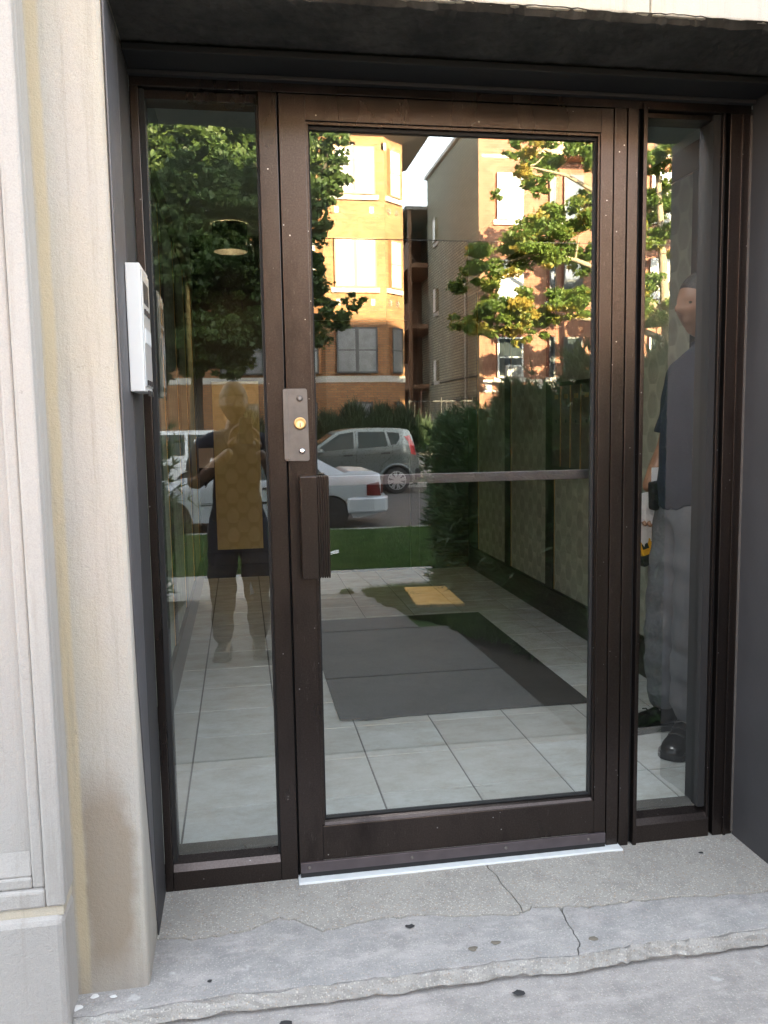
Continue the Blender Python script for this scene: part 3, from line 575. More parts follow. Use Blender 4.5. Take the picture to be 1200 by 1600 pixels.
# ---------------- buildings across the street ----------------
def wall_uv(mb, p0, p1, z0, z1, holes=(), depth=.14, m=0, rev=0):
    """vertical wall from p0 to p1 (seen from its left-hand normal side), rectangular openings with reveals. holes: (u0,u1,z0,z1)"""
    p0, p1 = Vector((*p0, 0)), Vector((*p1, 0)); L = (p1-p0).length; d = (p1-p0)/L; nrm = Vector((-d.y, d.x, 0))
    us = sorted({0, L, *[h[0] for h in holes], *[h[1] for h in holes]}); zs = sorted({z0, z1, *[h[2] for h in holes], *[h[3] for h in holes]})
    for i in range(len(us)-1):
        for j in range(len(zs)-1):
            cu, cz = (us[i]+us[i+1])/2, (zs[j]+zs[j+1])/2
            if any(h[0] < cu < h[1] and h[2] < cz < h[3] for h in holes): continue
            q = [(us[i], zs[j]), (us[i+1], zs[j]), (us[i+1], zs[j+1]), (us[i], zs[j+1])][::-1]
            mb.add([p0+d*a+Vector((0, 0, b)) for a, b in q], [(0, 1, 2, 3)], m, [q])
    for (a, b, c, e) in holes:
        cs = [(a, c), (b, c), (b, e), (a, e)]
        for k in range(4):
            (ua, za), (ub, zb) = cs[k], cs[(k+1) % 4]
            A = p0+d*ua+Vector((0, 0, za)); B = p0+d*ub+Vector((0, 0, zb))
            mb.add([A, B, B-nrm*depth, A-nrm*depth], [(0, 1, 2, 3)], m, [[(ua, za), (ub, zb), (ub, zb+depth), (ua, za+depth)]])
    return d, nrm, p0
def window(par, d, nrm, p0, h, frame, panem, sashes=1, sill=True, w=.07, inset=.10, head=None, mid=True):
    """frame mesh > pane meshes; sill in stone"""
    a, b, z0, z1 = h; c0 = p0-nrm*inset; up = Vector((0, 0, 1)); m = MB()
    def bx(mb, u0, u1, za, zb, t0, t1, mi=0):
        c = c0+d*((u0+u1)/2)+up*((za+zb)/2)+nrm*((t0+t1)/2); mb.obox(c, d*((u1-u0)/2), nrm*((t1-t0)/2), up*((zb-za)/2), mi)
    bx(m, a+.002, a+w, z0, z1, -.03, .045); bx(m, b-w, b-.002, z0, z1, -.03, .045); bx(m, a+w, b-w, z1-w, z1-.002, -.03, .045); bx(m, a+w, b-w, z0+.002, z0+w*.9, -.03, .045)
    ww = (b-a-2*w-(sashes-1)*w*1.8)/sashes; cells = []
    for s in range(sashes):
        u0 = a+w+s*(ww+w*1.8); u1 = u0+ww; cells.append((u0, u1))
        if s: bx(m, u0-w*1.8, u0, z0+w*.9, z1-w, -.03, .045)
        if mid: bx(m, u0, u1, (z0+z1)/2-.025, (z0+z1)/2+.025, -.03, .02)
    fo = m.build('window', frame, par)
    for (u0, u1) in cells:
        q = MB()
        zz = [(z0+w*.9, (z0+z1)/2-.025), ((z0+z1)/2+.025, z1-w)] if mid else [(z0+w*.9, z1-w)]
        for k, (za, zb) in enumerate(zz): bx(q, u0, u1, za, zb, -.025, -.01)
        q.build('pane', panem, fo)
    if sill:
        m = MB(); bx(m, a-.12, b+.12, z0-.17, z0-.002, .012+0*inset, inset+.07); m.build('sill', M['sill'], fo)
    return fo
FLO = [(2.98, 4.60), (5.97, 7.66), (9.14, 10.76)]
yb = thing('yellow_brick_building', 'golden brick three flat building with a wide bay and deep bracketed eaves', 'building', (1, -29, .05))
wallY = MB()
segs = [((6.05, -33), (6.05, -28.75), []), ((6.05, -28.75), (5.25, -28.0), [.27, .92]), ((5.25, -28.0), (3.05, -28.0), [.34, 1.82]), ((3.05, -28.0), (2.25, -28.75), [.20, .85]),
        ((2.25, -28.75), (-6.2, -28.75), None), ((-6.2, -28.75), (-7.0, -28.0), [.27, .92]), ((-7.0, -28.0), (-9.2, -28.0), [.34, 1.82]), ((-9.2, -28.0), (-10, -28.75), [.2, .85]), ((-10, -28.75), (-10, -33), [])]
TOP = 11.15
for (a, b, hs) in segs:
    holes = []; meta = []
    if hs is None: cols = [(1.35, 2.90, 2), (5.2, 6.75, 2)]
    elif hs: cols = [(hs[0], hs[1], 2 if hs[1]-hs[0] > 1 else 1)]
    else: cols = []
    for (u0, u1, n) in cols:
        for k, (z0, z1) in enumerate(FLO): holes.append((u0, u1, z0, z1)); meta.append((k, n))
        holes.append((u0+(u1-u0)*.14, u1-(u1-u0)*.3, 1.0, 1.97)); meta.append((-1, 1))
    d, nrm, p0 = wall_uv(wallY, a, b, -.2, TOP, holes)
    for h, (k, n) in zip(holes, meta):
        low = k <= 0; fo = window(yb, d, nrm, p0, h, M['wgrey'] if low else M['wtan'], M['curtain'] if low else M['blind'], n, k >= 0 and not k == 0, mid=(k != -1) and (low or n == 1))
        if k > 0:   # stone ornaments below the upper sills
            for uo in ((h[0]+.12, h[1]-.12) if n == 2 else (h[0]+.12, h[1]-.08)):
                m = MB(); c = p0+d*uo+Vector((0, 0, h[2]-.50))
                if n == 2: m.obox(c+nrm*.02, d*.07, nrm*.03, Vector((0, 0, .11)))
                else: m.lathe(c, nrm, [(.12, 0), (.12, .05), (.07, .08), (0, .08)], 14)
                m.build('stone_ornament', M['sill'], yb)
    L = (Vector(a)-Vector(b)).length
    if hs is None or hs:
        m = MB(); c = p0+d*(L/2)+nrm*.03; m.obox(c+Vector((0, 0, 2.78)), d*(L/2+.02), nrm*.045, Vector((0, 0, .11))); m.build('stone_band', M['sill'], yb)
wallY.build('wall', M['brickY'], yb)
e = MB(); ep = [(7.05, -33), (7.05, -28.3), (5.68, -26.95), (2.62, -26.95), (1.3, -28.0), (-5.3, -28.0), (-6.6, -26.95), (-9.6, -26.95), (-11, -28.3), (-11, -33)]
ip = [(6.04, -33), (6.04, -28.76), (5.24, -28.01), (3.06, -28.01), (2.26, -28.76), (-6.21, -28.76), (-7.0, -28.01), (-9.2, -28.01), (-9.99, -28.76), (-9.99, -33)]
v = [(*p, 11.45) for p in ep]+[(*p, TOP-.02) for p in ip]+[(*p, 11.75) for p in ep]; n = len(ep); f = []
for i in range(n-1): f += [(i, i+1, n+i+1, n+i), (i, 2*n+i, 2*n+i+1, i+1)]
f.append(tuple(2*n+i for i in range(n))); e.add(v, f); e.build('eave', M['soffit'], yb)
rf = MB(); v = [(*p, 11.75) for p in ep]+[(x*.75+.2, -33, 13.4) for x, y in ep]; rf.add(v, [(i, i+1, n+i+1, n+i) for i in range(n-1)]); rf.build('roof', M['roof'], yb)
for (a, b, hs) in segs[1:-1]:
    p0, p1 = Vector((*a, 0)), Vector((*b, 0)); L = (p1-p0).length; d = (p1-p0)/L; nrm = Vector((-d.y, d.x, 0)); k = max(1, round(L/1.0))
    for i in range(k+1 if L > 2 else k):
        c = p0+d*(L*(i+.0)/k if L > 2 else L/2); m = MB()
        m.tube([c+nrm*.03+Vector((0, 0, 10.80)), c+nrm*.12+Vector((0, 0, 10.95)), c+nrm*.80+Vector((0, 0, 11.38))], .055, 6); m.obox(c+nrm*.06+Vector((0, 0, 10.80)), d*.09, nrm*.06, Vector((0, 0, .12))); m.build('bracket', M['sill'], yb)
# red brick building on the right
rb = thing('red_brick_building', 'red brick apartment building whose grey brick side wall flanks the gangway', 'building', (14, -32, .05))
wr_ = MB(); ws = MB(); H2 = 12.1
side_h = [(1.55, 2.15, 2.9+.1, 3.9), (1.55, 2.15, 6.0, 7.0), (1.55, 2.15, 9.0, 10.0)]
d, nrm, p0 = wall_uv(ws, (8.72, -28.0), (8.72, -36.6), -.2, H2, [(u0+5.0, u1+5.0, a, b) for u0, u1, a, b in side_h]); ws.build('side_wall', M['brickG'], rb)
# the wall must face -X
for u0, u1, a, b in side_h: window(rb, d, nrm, p0, (u0+5, u1+5, a, b), M['wwhite'], M['blind'], 1, True, w=.06, inset=.08)
FR = [(2.78, 4.25), (5.54, 7.0), (8.40, 10.03)]
rsegs = [((20.4, -28.0), (17.6, -28.0)), ((17.6, -28.0), (17.2, -27.3)), ((17.2, -27.3), (14.2, -27.3)), ((14.2, -27.3), (13.8, -28.0)), ((13.8, -28.0), (11.15, -28.0)), ((11.15, -28.0), (8.72, -28.0))]
rcols = [[(.7, 1.75)], [], [(.5, 2.3)], [], [(.35, .62), (1.2, 1.95), (2.25, 2.5)], [(.83, 1.82)]]
for (a, b), cols in zip(rsegs, rcols):
    holes = []; meta = []
    for (u0, u1) in cols:
        for k, (z0, z1) in enumerate(FR): holes.append((u0, u1, z0, z1)); meta.append((k, 2 if u1-u0 > 1.3 else 1))
        if u1-u0 > .7: holes.append((u0+.05, u1-.05, 1.0, 1.78)); meta.append((-1, 1))
    d, nrm, p0 = wall_uv(wr_, a, b, -.2, H2, holes)
    for h, (k, n_) in zip(holes, meta):
        wide = h[1]-h[0] > .9; window(rb, d, nrm, p0, h, M['wwhite'] if wide else M['wgrey'], M['blind'] if (wide and k != 0) else M['pane'], n_, k >= 0, mid=k >= 0)
    L = (Vector(a)-Vector(b)).length
    for zc, hh, mt in ((2.66, .05, M['sill']), (2.30, .035, M['sill']), (10.62, .05, M['sill'])):
        m = MB(); m.obox(p0+d*(L/2)+nrm*.025+Vector((0, 0, zc)), d*(L/2+.015), nrm*.035, Vector((0, 0, hh))); m.build('stone_band', mt, rb)
    if L > 1:
        for uu in (.12, L-.3):
            m = MB(); m.obox(p0+d*uu+nrm*.03+Vector((0, 0, 2.47)), d*.13, nrm*.038, Vector((0, 0, .115))); m.build('stone_block', M['sill'], rb)
wr_.build('wall', M['brickR'], rb)
m = MB(); m.box(8.66, 8.80, -28.06, -27.94, 0, H2); m.build('corner_strip', M['wood'], rb)
m = MB(); m.box(8.6, 20.5, -36.7, -27.9, H2, H2+.15); m.build('parapet_cap', M['sill'], rb)
m = MB(); m.prism([(10.6, 10.5), (12.0, 11.5), (13.6, 11.5), (13.6, 10.5)], 'y', -27.2, -28.0); m.build('porch_gable', M['wtan'], rb)
m = MB(); m.tube([(8.68, -30.0, 1.2), (8.68, -30.0, 6.8)], .03, 6); m.build('downpipe', M['sill'], rb)
m = MB(); m.tube([(8.69, -28.1, 2.1), (8.69, -36, 2.1)], .025, 6); m.tube([(8.69, -28.1, 2.9), (8.69, -36, 2.9)], .02, 6); m.build('conduit', M['iron'], rb)
ac = thing('air_conditioner', 'white window air conditioner in the lowest window above the stone band', 'air conditioner', (9.95, -27.8, 2.8))
part('case', M['wwhite'], ac, [(9.62, 10.22, -28.1, -27.62, 2.80, 3.22)], .01); part('grille', M['wgrey'], ac, [(9.68, 10.16, -27.619, -27.610, 2.86+.035*i, 2.878+.035*i) for i in range(9)])
# rear wooden porches in the gangway
bp = thing('back_porch', 'stacked brown wooden back porches at the far end of the gangway', 'porch', (9.2, -39, .05))
for k in range(3):
    z = 2.75*k+1.0
    part('deck', M['wood'], bp, [(7.85, 10.4, -41, -36.7, z+1.75, z+1.95)]); part('screen', M['wood'], bp, [(8.0, 10.3, -41.0, -40.95, z+1.95, z+4.5)]); part('railing', M['wood'], bp, [(7.86, 7.9, -40.95+.17*i, -40.85+.17*i, z+1.95, z+2.85) for i in range(25)]+[(7.84, 7.92, -41, -36.7, z+2.85, z+2.93)])
for y in (-36.8, -38.8, -40.95): part('post', M['wood'], bp, [(7.84, 7.99, y-.07, y+.07, 0.05, 10.8)])
w_ = MB(); wall_uv(w_, (9.35, -36.6), (9.35, -41.2), -.2, 11.6); wall_uv(w_, (9.35, -41.2), (14, -41.2), -.2, 11.6); w_.build('wing_wall', M['brickG'], rb)
w_ = MB(); wall_uv(w_, (9.34, -41.3), (3, -41.3), -.2, 9.0); w_.build('wing_wall', M['brickO'], rb)
part('roof', M['greywood'], bp, [(7.7, 10.4, -41.2, -36.6, 10.8, 10.95)]); part('privacy_wall', M['greywood'], bp, [(8.0, 8.05, -40.9, -38.9, 8.5, 10.8)])
# building closing the gangway and one more to the left
hb = thing('rear_garage', 'tan brick garage closing the far end of the gangway', 'building', (7.5, -50, .05)); w_ = MB(); wall_uv(w_, (14, -50), (0, -50), 0, 3.2); w_.build('wall', M['brickO'], hb); part('roof', M['roof'], hb, [(0, 14, -56, -49.9, 3.2, 3.35)])
ob = thing('dark_brick_building', 'dark brick apartment building left of the golden brick one', 'building', (-19, -30, .05)); w_ = MB(); hl = [(u, u+1.2, a, b) for u in (1.5, 4.5, 7.5, 10.5, 13.5) for a, b in FR]
d, nrm, p0 = wall_uv(w_, (-11.5, -28.4), (-28, -28.4), -.2, 12, hl); w_.build('wall', M['brickO'], ob)
for h in hl: window(ob, d, nrm, p0, h, M['wwhite'], M['blind'], 1)
part('roof', M['roof'], ob, [(-28, -11.5, -36, -28.3, 12, 12.2)])
# iron gate across the gangway
ig = thing('iron_gate', 'tall black iron gate between the two buildings across the street', 'gate', (7.4, -28.4, .05))
for i in range(13):
    m = MB(); m.tube([(6.15+.2*i, -28.5, .06), (6.15+.2*i, -28.5, 2.1)], .012 if i % 6 else .035, 5); m.build('bar', M['iron'], ig)
part('rail', M['iron'], ig, [(6.1, 8.66, -28.52, -28.48, .25, .29), (6.1, 8.66, -28.52, -28.48, 1.95, 1.99)])
# overhead cable
m = MB(); pts = [(-30+5.5*i, -22, 6.42-.012*(i-3)-.0*(i)+.012*(i-5)**2*.25) for i in range(13)]; m.tube(pts, .014, 5); tag(m.build('overhead_cable', M['cable']), 'thin black cable strung along the far side of the street', 'cable')
for x in (-30, 36):
    m = MB(); m.tube([(x, -22, -.7), (x, -22, 8.6)], [.16, .12], 10); m.obox((x, -22, 8.1), (.9, 0, 0), (0, .05, 0), (0, 0, .06)); tag(m.build('utility_pole', M['pole']), 'wooden utility pole at the %s end of the overhead cable' % ('left' if x < 0 else 'right'), 'pole')
# ---------------- foliage ----------------
def leaves(clumps, per_m2, size, flat_=.5, aspect=.6, shell=.75):
    """tri-fans: random diamond leaves inside ellipsoids. clumps: (x,y,z,rx,ry,rz)"""
    out = []
    for (x, y, z, rx, ry, rz) in clumps:
        n = int(per_m2*4*3.14*((rx*ry+ry*rz+rx*rz)/3)); 
        d = rng.normal(size=(n, 3)); d /= np.linalg.norm(d, axis=1)[:, None]; r = rng.random(n)**(1/3.0); r = shell*r+(1-shell)*1.0; r = r*(1+.45*(rng.random(n) < .22)*rng.random(n)); r *= 1+.25*np.sin(d[:, 0]*5+x*3)*np.cos(d[:, 2]*6+z*2)
        c = d*r[:, None]*np.array([rx, ry, rz])+np.array([x, y, z]); out.append(c)
    c = np.concatenate(out); n = len(c); nn = rng.normal(size=(n, 3)); nn[:, 2] += flat_; nn /= np.linalg.norm(nn, axis=1)[:, None]
    t = np.cross(nn, rng.normal(size=(n, 3))); t /= np.linalg.norm(t, axis=1)[:, None]; b = np.cross(nn, t); s = size*(.6+.8*rng.random(n))[:, None]
    V = np.stack([c-t*s, c-b*s*aspect+t*s*.1, c+t*s, c+b*s*aspect-t*s*.1], 1).reshape(-1, 3); return V
def sub(cl, k, spread=.75, rs=.45):
    out = []
    for (x, y, z, rx, ry, rz) in cl:
        for i in range(k):
            a = rng.normal(size=3); a /= np.linalg.norm(a); a *= spread*rng.random()**.4; q = rs*(.7+.6*rng.random()); out.append((x+a[0]*rx, y+a[1]*ry, z+a[2]*rz, rx*q, ry*q, rz*q*.7))
    return out
def tree(name, label, base, cl, limbs, leafm, per, size, bark, r0=.22):
    t = thing(name, label, 'tree', base, 'street trees along the far side of the road'); x, y, z = base
    top = limbs[0]; m = MB(); m.tube([(x, y, z-.1), (x+.03, y, z+.4), *top], [r0*1.3, r0, *[r0*(1-.75*(i+1)/len(top)) for i in range(len(top))]], 10); m.build('trunk', bark, t, True)
    for lb in limbs[1:]:
        m = MB(); m.tube(lb, [.09*(1-.75*i/(len(lb)-1))*r0/.2 for i in range(len(lb))], 7); m.build('branch', bark, t, True)
    m = MB()
    for (cx, cy, cz, *_r) in cl[::2]:
        lb = min((p for l in limbs for p in l), key=lambda p: (Vector(p)-Vector((cx, cy, cz))).length); mid_ = (Vector(lb)+Vector((cx, cy, cz)))/2+Vector((0, 0, -.1)); m.tube([lb, mid_, (cx, cy, cz)], [.035, .025, .01], 5)
    m.build('twigs', bark, t)
    o = link('crown', quads_mesh('crown', leaves(sub(cl, 12, 1.15, .36), per, size), 4), leafm, t); return t
RT = [(6.69, 4.06, .37), (7.16, 5.51, .45), (7.61, 4.77, .26), (7.91, 5.98, .64), (8.7, 6.36, .67), (9.5, 6.94, .67), (10.2, 7.13, .56), (7.31, 4.21, .45), (8.11, 4.40, .56), (9.11, 4.22, .49), (9.71, 4.6, .49), (10.42, 5.08, .52), (8.11, 9.0, .34), (8.7, 7.93, .3), (9.28, 9.13, .49), (10.08, 9.25, .49), (8.5, 8.56, .3), (10.69, 8.72, .37), (10.61, 6.12, .49), (7.72, 7.9, .15), (8.11, 3.84, .37), (12.52, 8.96, .49), (13.06, 8.05, .49), (12.34, 7.46, .37), (12.77, 6.72, .41), (12.59, 5.38, .37), (12.82, 4.42, .64), (13.35, 9.18, .49), (13.84, 6.16, .64), (11.31, 8.0, .45), (11.53, 6.51, .49), (11.35, 4.61, .52), (13.26, 3.45, .45), (11.86, 5.37, .45)]
rt = [(x, -22.5+rng.normal()*.5, z, r*1.3, r*1.3, r*.98) for x, z, r in RT]
for i in range(26): a = rng.random()*6.28; rr = 1.5+2.2*rng.random(); rt.append((13.6+rr*math.cos(a)*1.1, -22.6+rr*math.sin(a), 5+5.5*rng.random(), .7, .7, .5)) if math.cos(a) > -.2 else None
GLA = 1
tree('maple_tree', 'sparse yellow green maple before the red brick building', (13.4, -22.6, -.58), rt,
     [[(13.3, -22.6, 2.2), (13.1, -22.6, 4.6), (12.9, -22.6, 7.2), (12.7, -22.6, 9.6)], [(13.2, -22.6, 3.6), (11.8, -22.5, 4.1), (10.0, -22.4, 4.3), (8.2, -22.5, 4.4)], [(13.1, -22.6, 4.4), (11.6, -22.6, 5.5), (10.1, -22.5, 6.0), (9.0, -22.5, 6.2), (7.6, -22.4, 5.8)],
      [(12.9, -22.6, 6.6), (11.4, -22.6, 7.7), (9.9, -22.7, 8.5), (8.6, -22.6, 8.7)], [(13.2, -22.6, 5.2), (14.4, -22.7, 6.8), (15.2, -22.9, 8.2)]], M['leafm'], 300, .062, M['barkl'], .24)
LT = [(2.49, 8.44, .42), (2.65, 7.95, .46), (2.38, 7.37, .32), (2.15, 6.87, .28), (2.27, 6.29, .25), (2.82, 7.71, .32), (2.1, 5.03, .39), (2.22, 4.36, .39), (2.74, 4.19, .39), (3.13, 4.53, .25), (2.03, 3.51, .35), (2.26, 5.71, .14), (2.5, 9.2, .4)]
ltc = [(x, -21.0+rng.normal()*.3, z, r*1.1, r*1.1, r*.95) for x, z, r in LT]
for i in range(280):
    a = rng.random()*6.28; rr = 3.3*math.sqrt(rng.random()); zz = 3.4+6.8*rng.random(); x = -1.2+rr*math.cos(a)*1.05
    if x > 1.9 or (-.1 < x < .8 and 6.0 < zz < 7.0 and rng.random() < .8): continue
    ltc.append((x, -21.8+rr*math.sin(a)*.8, zz, .72, .6, .50))
for i in range(36): ltc.append((-3.0+3.2*rng.random(), -20.8-1.5*rng.random(), 2.6+1.6*rng.random(), .45, .45, .3))
tree('dense_tree', 'dense dark green tree seen through the left sidelight', (-1.25, -22.2, -.58), ltc,
     [[(-1.2, -22.2, 1.8), (-1.1, -22.1, 3.6), (-1.0, -22, 5.5), (-.9, -22, 8.2)], [(-1.15, -22.1, 3.0), (.2, -21.8, 3.9), (1.6, -21.4, 4.2), (2.6, -21.1, 4.2)], [(-1.1, -22, 4.2), (.5, -21.7, 5.7), (1.9, -21.3, 6.6), (2.5, -21.1, 8.2)],
      [(-1.1, -22, 4.0), (-2.4, -21.8, 5.2), (-3.3, -21.6, 6.4)], [(-1.0, -22, 5.8), (-.2, -21.9, 7.3), (.4, -21.8, 9)]], M['leafd'], 150, .078, M['bark'], .22)
# yew hedges beside the walkway
def hedge(name, label, x0, x1, y0, y1, za, zb, n, seed):
    t = thing(name, label, 'hedge', ((x0+x1)/2, (y0+y1)/2, zg((y0+y1)/2)), 'yew hedges beside the walkway')
    r_ = np.random.default_rng(seed); P = []; 
    # points near the surface of a rounded box (top rises from za at y1 to zb at y0)
    u = r_.random((n, 3)); face = r_.random(n); X = x0+(x1-x0)*u[:, 0]; Y = y0+(y1-y0)*u[:, 1]; T = (Y-y1)/(y0-y1); top = za+(zb-za)*T; G = -.16-.055*np.clip((-Y), 0, 9); Z = G+.12+(top-G-.12)*u[:, 2]
    dp = .22*r_.random(n)**1.5
    side = face < .34; X = np.where(side, x0+dp, X); e = (face >= .34) & (face < .44); X = np.where(e, x1-dp, X)
    tp = (face >= .44) & (face < .76); Z = np.where(tp, top-dp, Z); fr_ = (face >= .76) & (face < .90); Y = np.where(fr_, y1+dp, Y); bk = face >= .90; Y = np.where(bk, y0-dp, Y)
    c = np.stack([X, Y, Z], 1); lump = .09*np.sin(c[:, 1]*4.1+c[:, 2]*2)+.07*np.sin(c[:, 2]*7+c[:, 1]*5+1)+.05*np.sin(c[:, 0]*9+c[:, 1]*11)
    mid_ = np.array([(x0+x1)/2, (y0+y1)/2, .45]); half = np.array([(x1-x0)/2, abs(y1-y0)/2, .9]); rel = (c-mid_)/half
    c = c+rel*np.abs(rel)*lump[:, None]*1.2
    # rounding of the edges
    rr = np.clip((np.abs(rel[:, 0])**5+np.abs(rel[:, 2])**5+np.abs(rel[:, 1])**8)-.85, 0, 1.2); c -= rel*half*.07*rr[:, None]; c += r_.normal(size=c.shape)*.035; c += (rel/np.linalg.norm(rel, axis=1)[:, None])*(r_.random(n)**8*.14)[:, None]
    # each twig: spray of thin needles pointing outwards and up
    k = 5; C = np.repeat(c, k, 0); dr_ = np.repeat(rel/np.linalg.norm(rel, axis=1)[:, None], k, 0)*.9+r_.normal(size=(n*k, 3))*.6; dr_[:, 2] += .35; dr_ /= np.linalg.norm(dr_, axis=1)[:, None]
    s = (.04+.07*r_.random(n*k))[:, None]; w = np.cross(dr_, r_.normal(size=(n*k, 3))); w /= np.linalg.norm(w, axis=1)[:, None]
    V = np.stack([C-w*.010, C+w*.010, C+dr_*s*1.2+w*.003], 1).reshape(-1, 3); link('needles', quads_mesh('needles', V, 3), M['yew'], t)
    sm = leaves([((x0+x1)/2, (y0+y1)/2, .4, (x1-x0)/2*.85, abs(y1-y0)/2*.9, .8)], 60, .07, .1, .5, .2)
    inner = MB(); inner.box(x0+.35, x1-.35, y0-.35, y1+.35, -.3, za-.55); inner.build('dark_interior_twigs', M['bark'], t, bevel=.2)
    for i in range(9):
        m = MB(); xx = x0+.2+(x1-x0-.5)*r_.random(); yy = y0+(y1-y0)*(i+.5)/9; m.tube([(xx, yy, -.5), (xx+.1*r_.normal(), yy+.1*r_.normal(), .1), (xx+.25*r_.normal(), yy+.2*r_.normal(), .7)], [.03, .022, .01], 6); m.build('stem', M['bark'], t)
hedge('yew_hedge', 'tall dark green yew hedge on the right side of the walkway', 1.84, 4.6, -1.0, -5.75, 1.16, 1.46, 62000, 3)
hedge('yew_hedge', 'dark green yew hedge on the left side of the walkway', -3.4, -.74, -2.3, -5.6, 1.05, 1.15, 22000, 4)
# junipers in front of the golden building
jt = []
for i, (x, h) in enumerate([(3.0, 1.5), (3.9, 1.85), (4.9, 1.75), (5.7, 1.65), (6.3, 1.2), (1.6, 1.5), (.2, 1.6)]):
    t = thing('juniper_shrub', ['feathery juniper under the left half of the bay window', 'tallest feathery juniper before the basement window of the bay', 'feathery juniper right of the tallest one before the bay', 'feathery juniper at the right corner of the bay', 'small feathery juniper beside the iron gate', 'feathery juniper left of the bay', 'feathery juniper before the plain wall left of the bay'][i], 'shrub', (x, -27.2, .0), 'junipers in front of the golden building')
    n = 2600; a = rng.random(n)*6.28; el = rng.random(n)*1.3; rr = .75*(.3+.7*rng.random(n)); c = np.stack([x+rr*np.cos(a)*np.cos(el)*1.1, -27.2+rr*np.sin(a)*np.cos(el)*.7, .1+(h-.15)*np.sin(el)*rng.random(n)**.5+.1], 1)
    dd = c-np.array([x, -27.2, .2]); dd /= np.linalg.norm(dd, axis=1)[:, None]; dd += rng.normal(size=(n, 3))*.35; dd[:, 2] += .2; w = np.cross(dd, rng.normal(size=(n, 3))); w /= np.linalg.norm(w, axis=1)[:, None]; s = (.12+.2*rng.random(n))[:, None]
    link('foliage', quads_mesh('foliage', np.stack([c-w*.03, c+w*.03, c+dd*s], 1).reshape(-1, 3), 3), M['shrub'], t)
    m = MB(); m.tube([(x, -27.2, -.2), (x+.05, -27.2, .8)], [.05, .02], 6); m.build('stem', M['bark'], t)
# grass
def grass(name, n, x0, x1, y0, y1, h, zoff, wdt=.004, keep=None):
    X = x0+(x1-x0)*rng.random(n); Y = y0+(y1-y0)*rng.random(n)
    if keep is not None: k = keep(X, Y); X, Y = X[k], Y[k]
    n = len(X); Z = np.interp(-Y, [p[0] for p in PR], [p[1] for p in PR])+.05+zoff; a = rng.random(n)*6.28; hh = h*(.5+.9*rng.random(n))*(.7+.6*(.5+.5*np.sin(X*5.3+np.sin(Y*4)*2)*np.cos(Y*6.1+X))); w = wdt*(.7+.6*rng.random(n)); lx, ly = rng.normal(size=n)*.45*hh, rng.normal(size=n)*.45*hh
    b = np.stack([X, Y, Z], 1); s = np.stack([np.cos(a)*w, np.sin(a)*w, 0*w], 1); V = np.stack([b-s, b+s, b+np.stack([lx, ly, hh], 1)], 1).reshape(-1, 3)
    tag(link(name, quads_mesh(name, V, 3), M['grass']), kind='stuff')
grass('grass', 170000, -3, 5.2, -7.52, -12.72, .06, -.015, .006)
grass('grass', 52000, 1.05, 1.95, -2.6, -5.56, .065, -.012, .004, lambda X, Y: (X > 1.44-.34*np.clip((-Y-2.8)/1.3, 0, 1)+.03*np.sin(Y*9)+.02*np.sin(Y*23)) & ((np.abs(X-1.50-.117*(-Y-4.33)) > .185) | (-Y < 3.72) | (-Y > 4.94)) & (rng.random(len(X)) < np.clip((-Y-2.5)/1.2, .1, 1)))
grass('grass', 30000, -3, 8, -21.55, -23.15, .07, .02, .01)
grass('grass', 9000, -3, 6, -25, -27, .08, .0, .012)
# yellow board put in for an unidentified yellow patch on the grass
m = MB(); m.obox((1.50, -4.33, zg(-4.33)+.045), (.18, .015, 0), (.07, -.60, -.052), (0, 0, .012)); tag(m.build('flat_piece', M['flat_piece'], bevel=.004), 'flat yellow piece lying on the grass beside the walkway', 'flat_piece')
m = MB(); c = (1.18, -8.9, zg(-8.9)+.05); m.add([(c[0]+.07*rng.normal(), c[1]+.07*rng.normal(), c[2]+.02*rng.normal()) for i in range(9)], [(0, 1, 2), (2, 3, 4), (4, 5, 6), (6, 7, 8), (0, 4, 8)]); tag(m.build('litter', M['paper']), 'scrap of white litter on the parkway grass', 'litter')
m = MB(); c = (.93, -5.45, zg(-5.45)); V = leaves([(c[0], c[1], c[2]+.02, .06, .04, .03)], 9000, .014); tag(link('weed', quads_mesh('weed', V, 4), M['grass']), 'small weed growing in the pavement joint', 'weed')
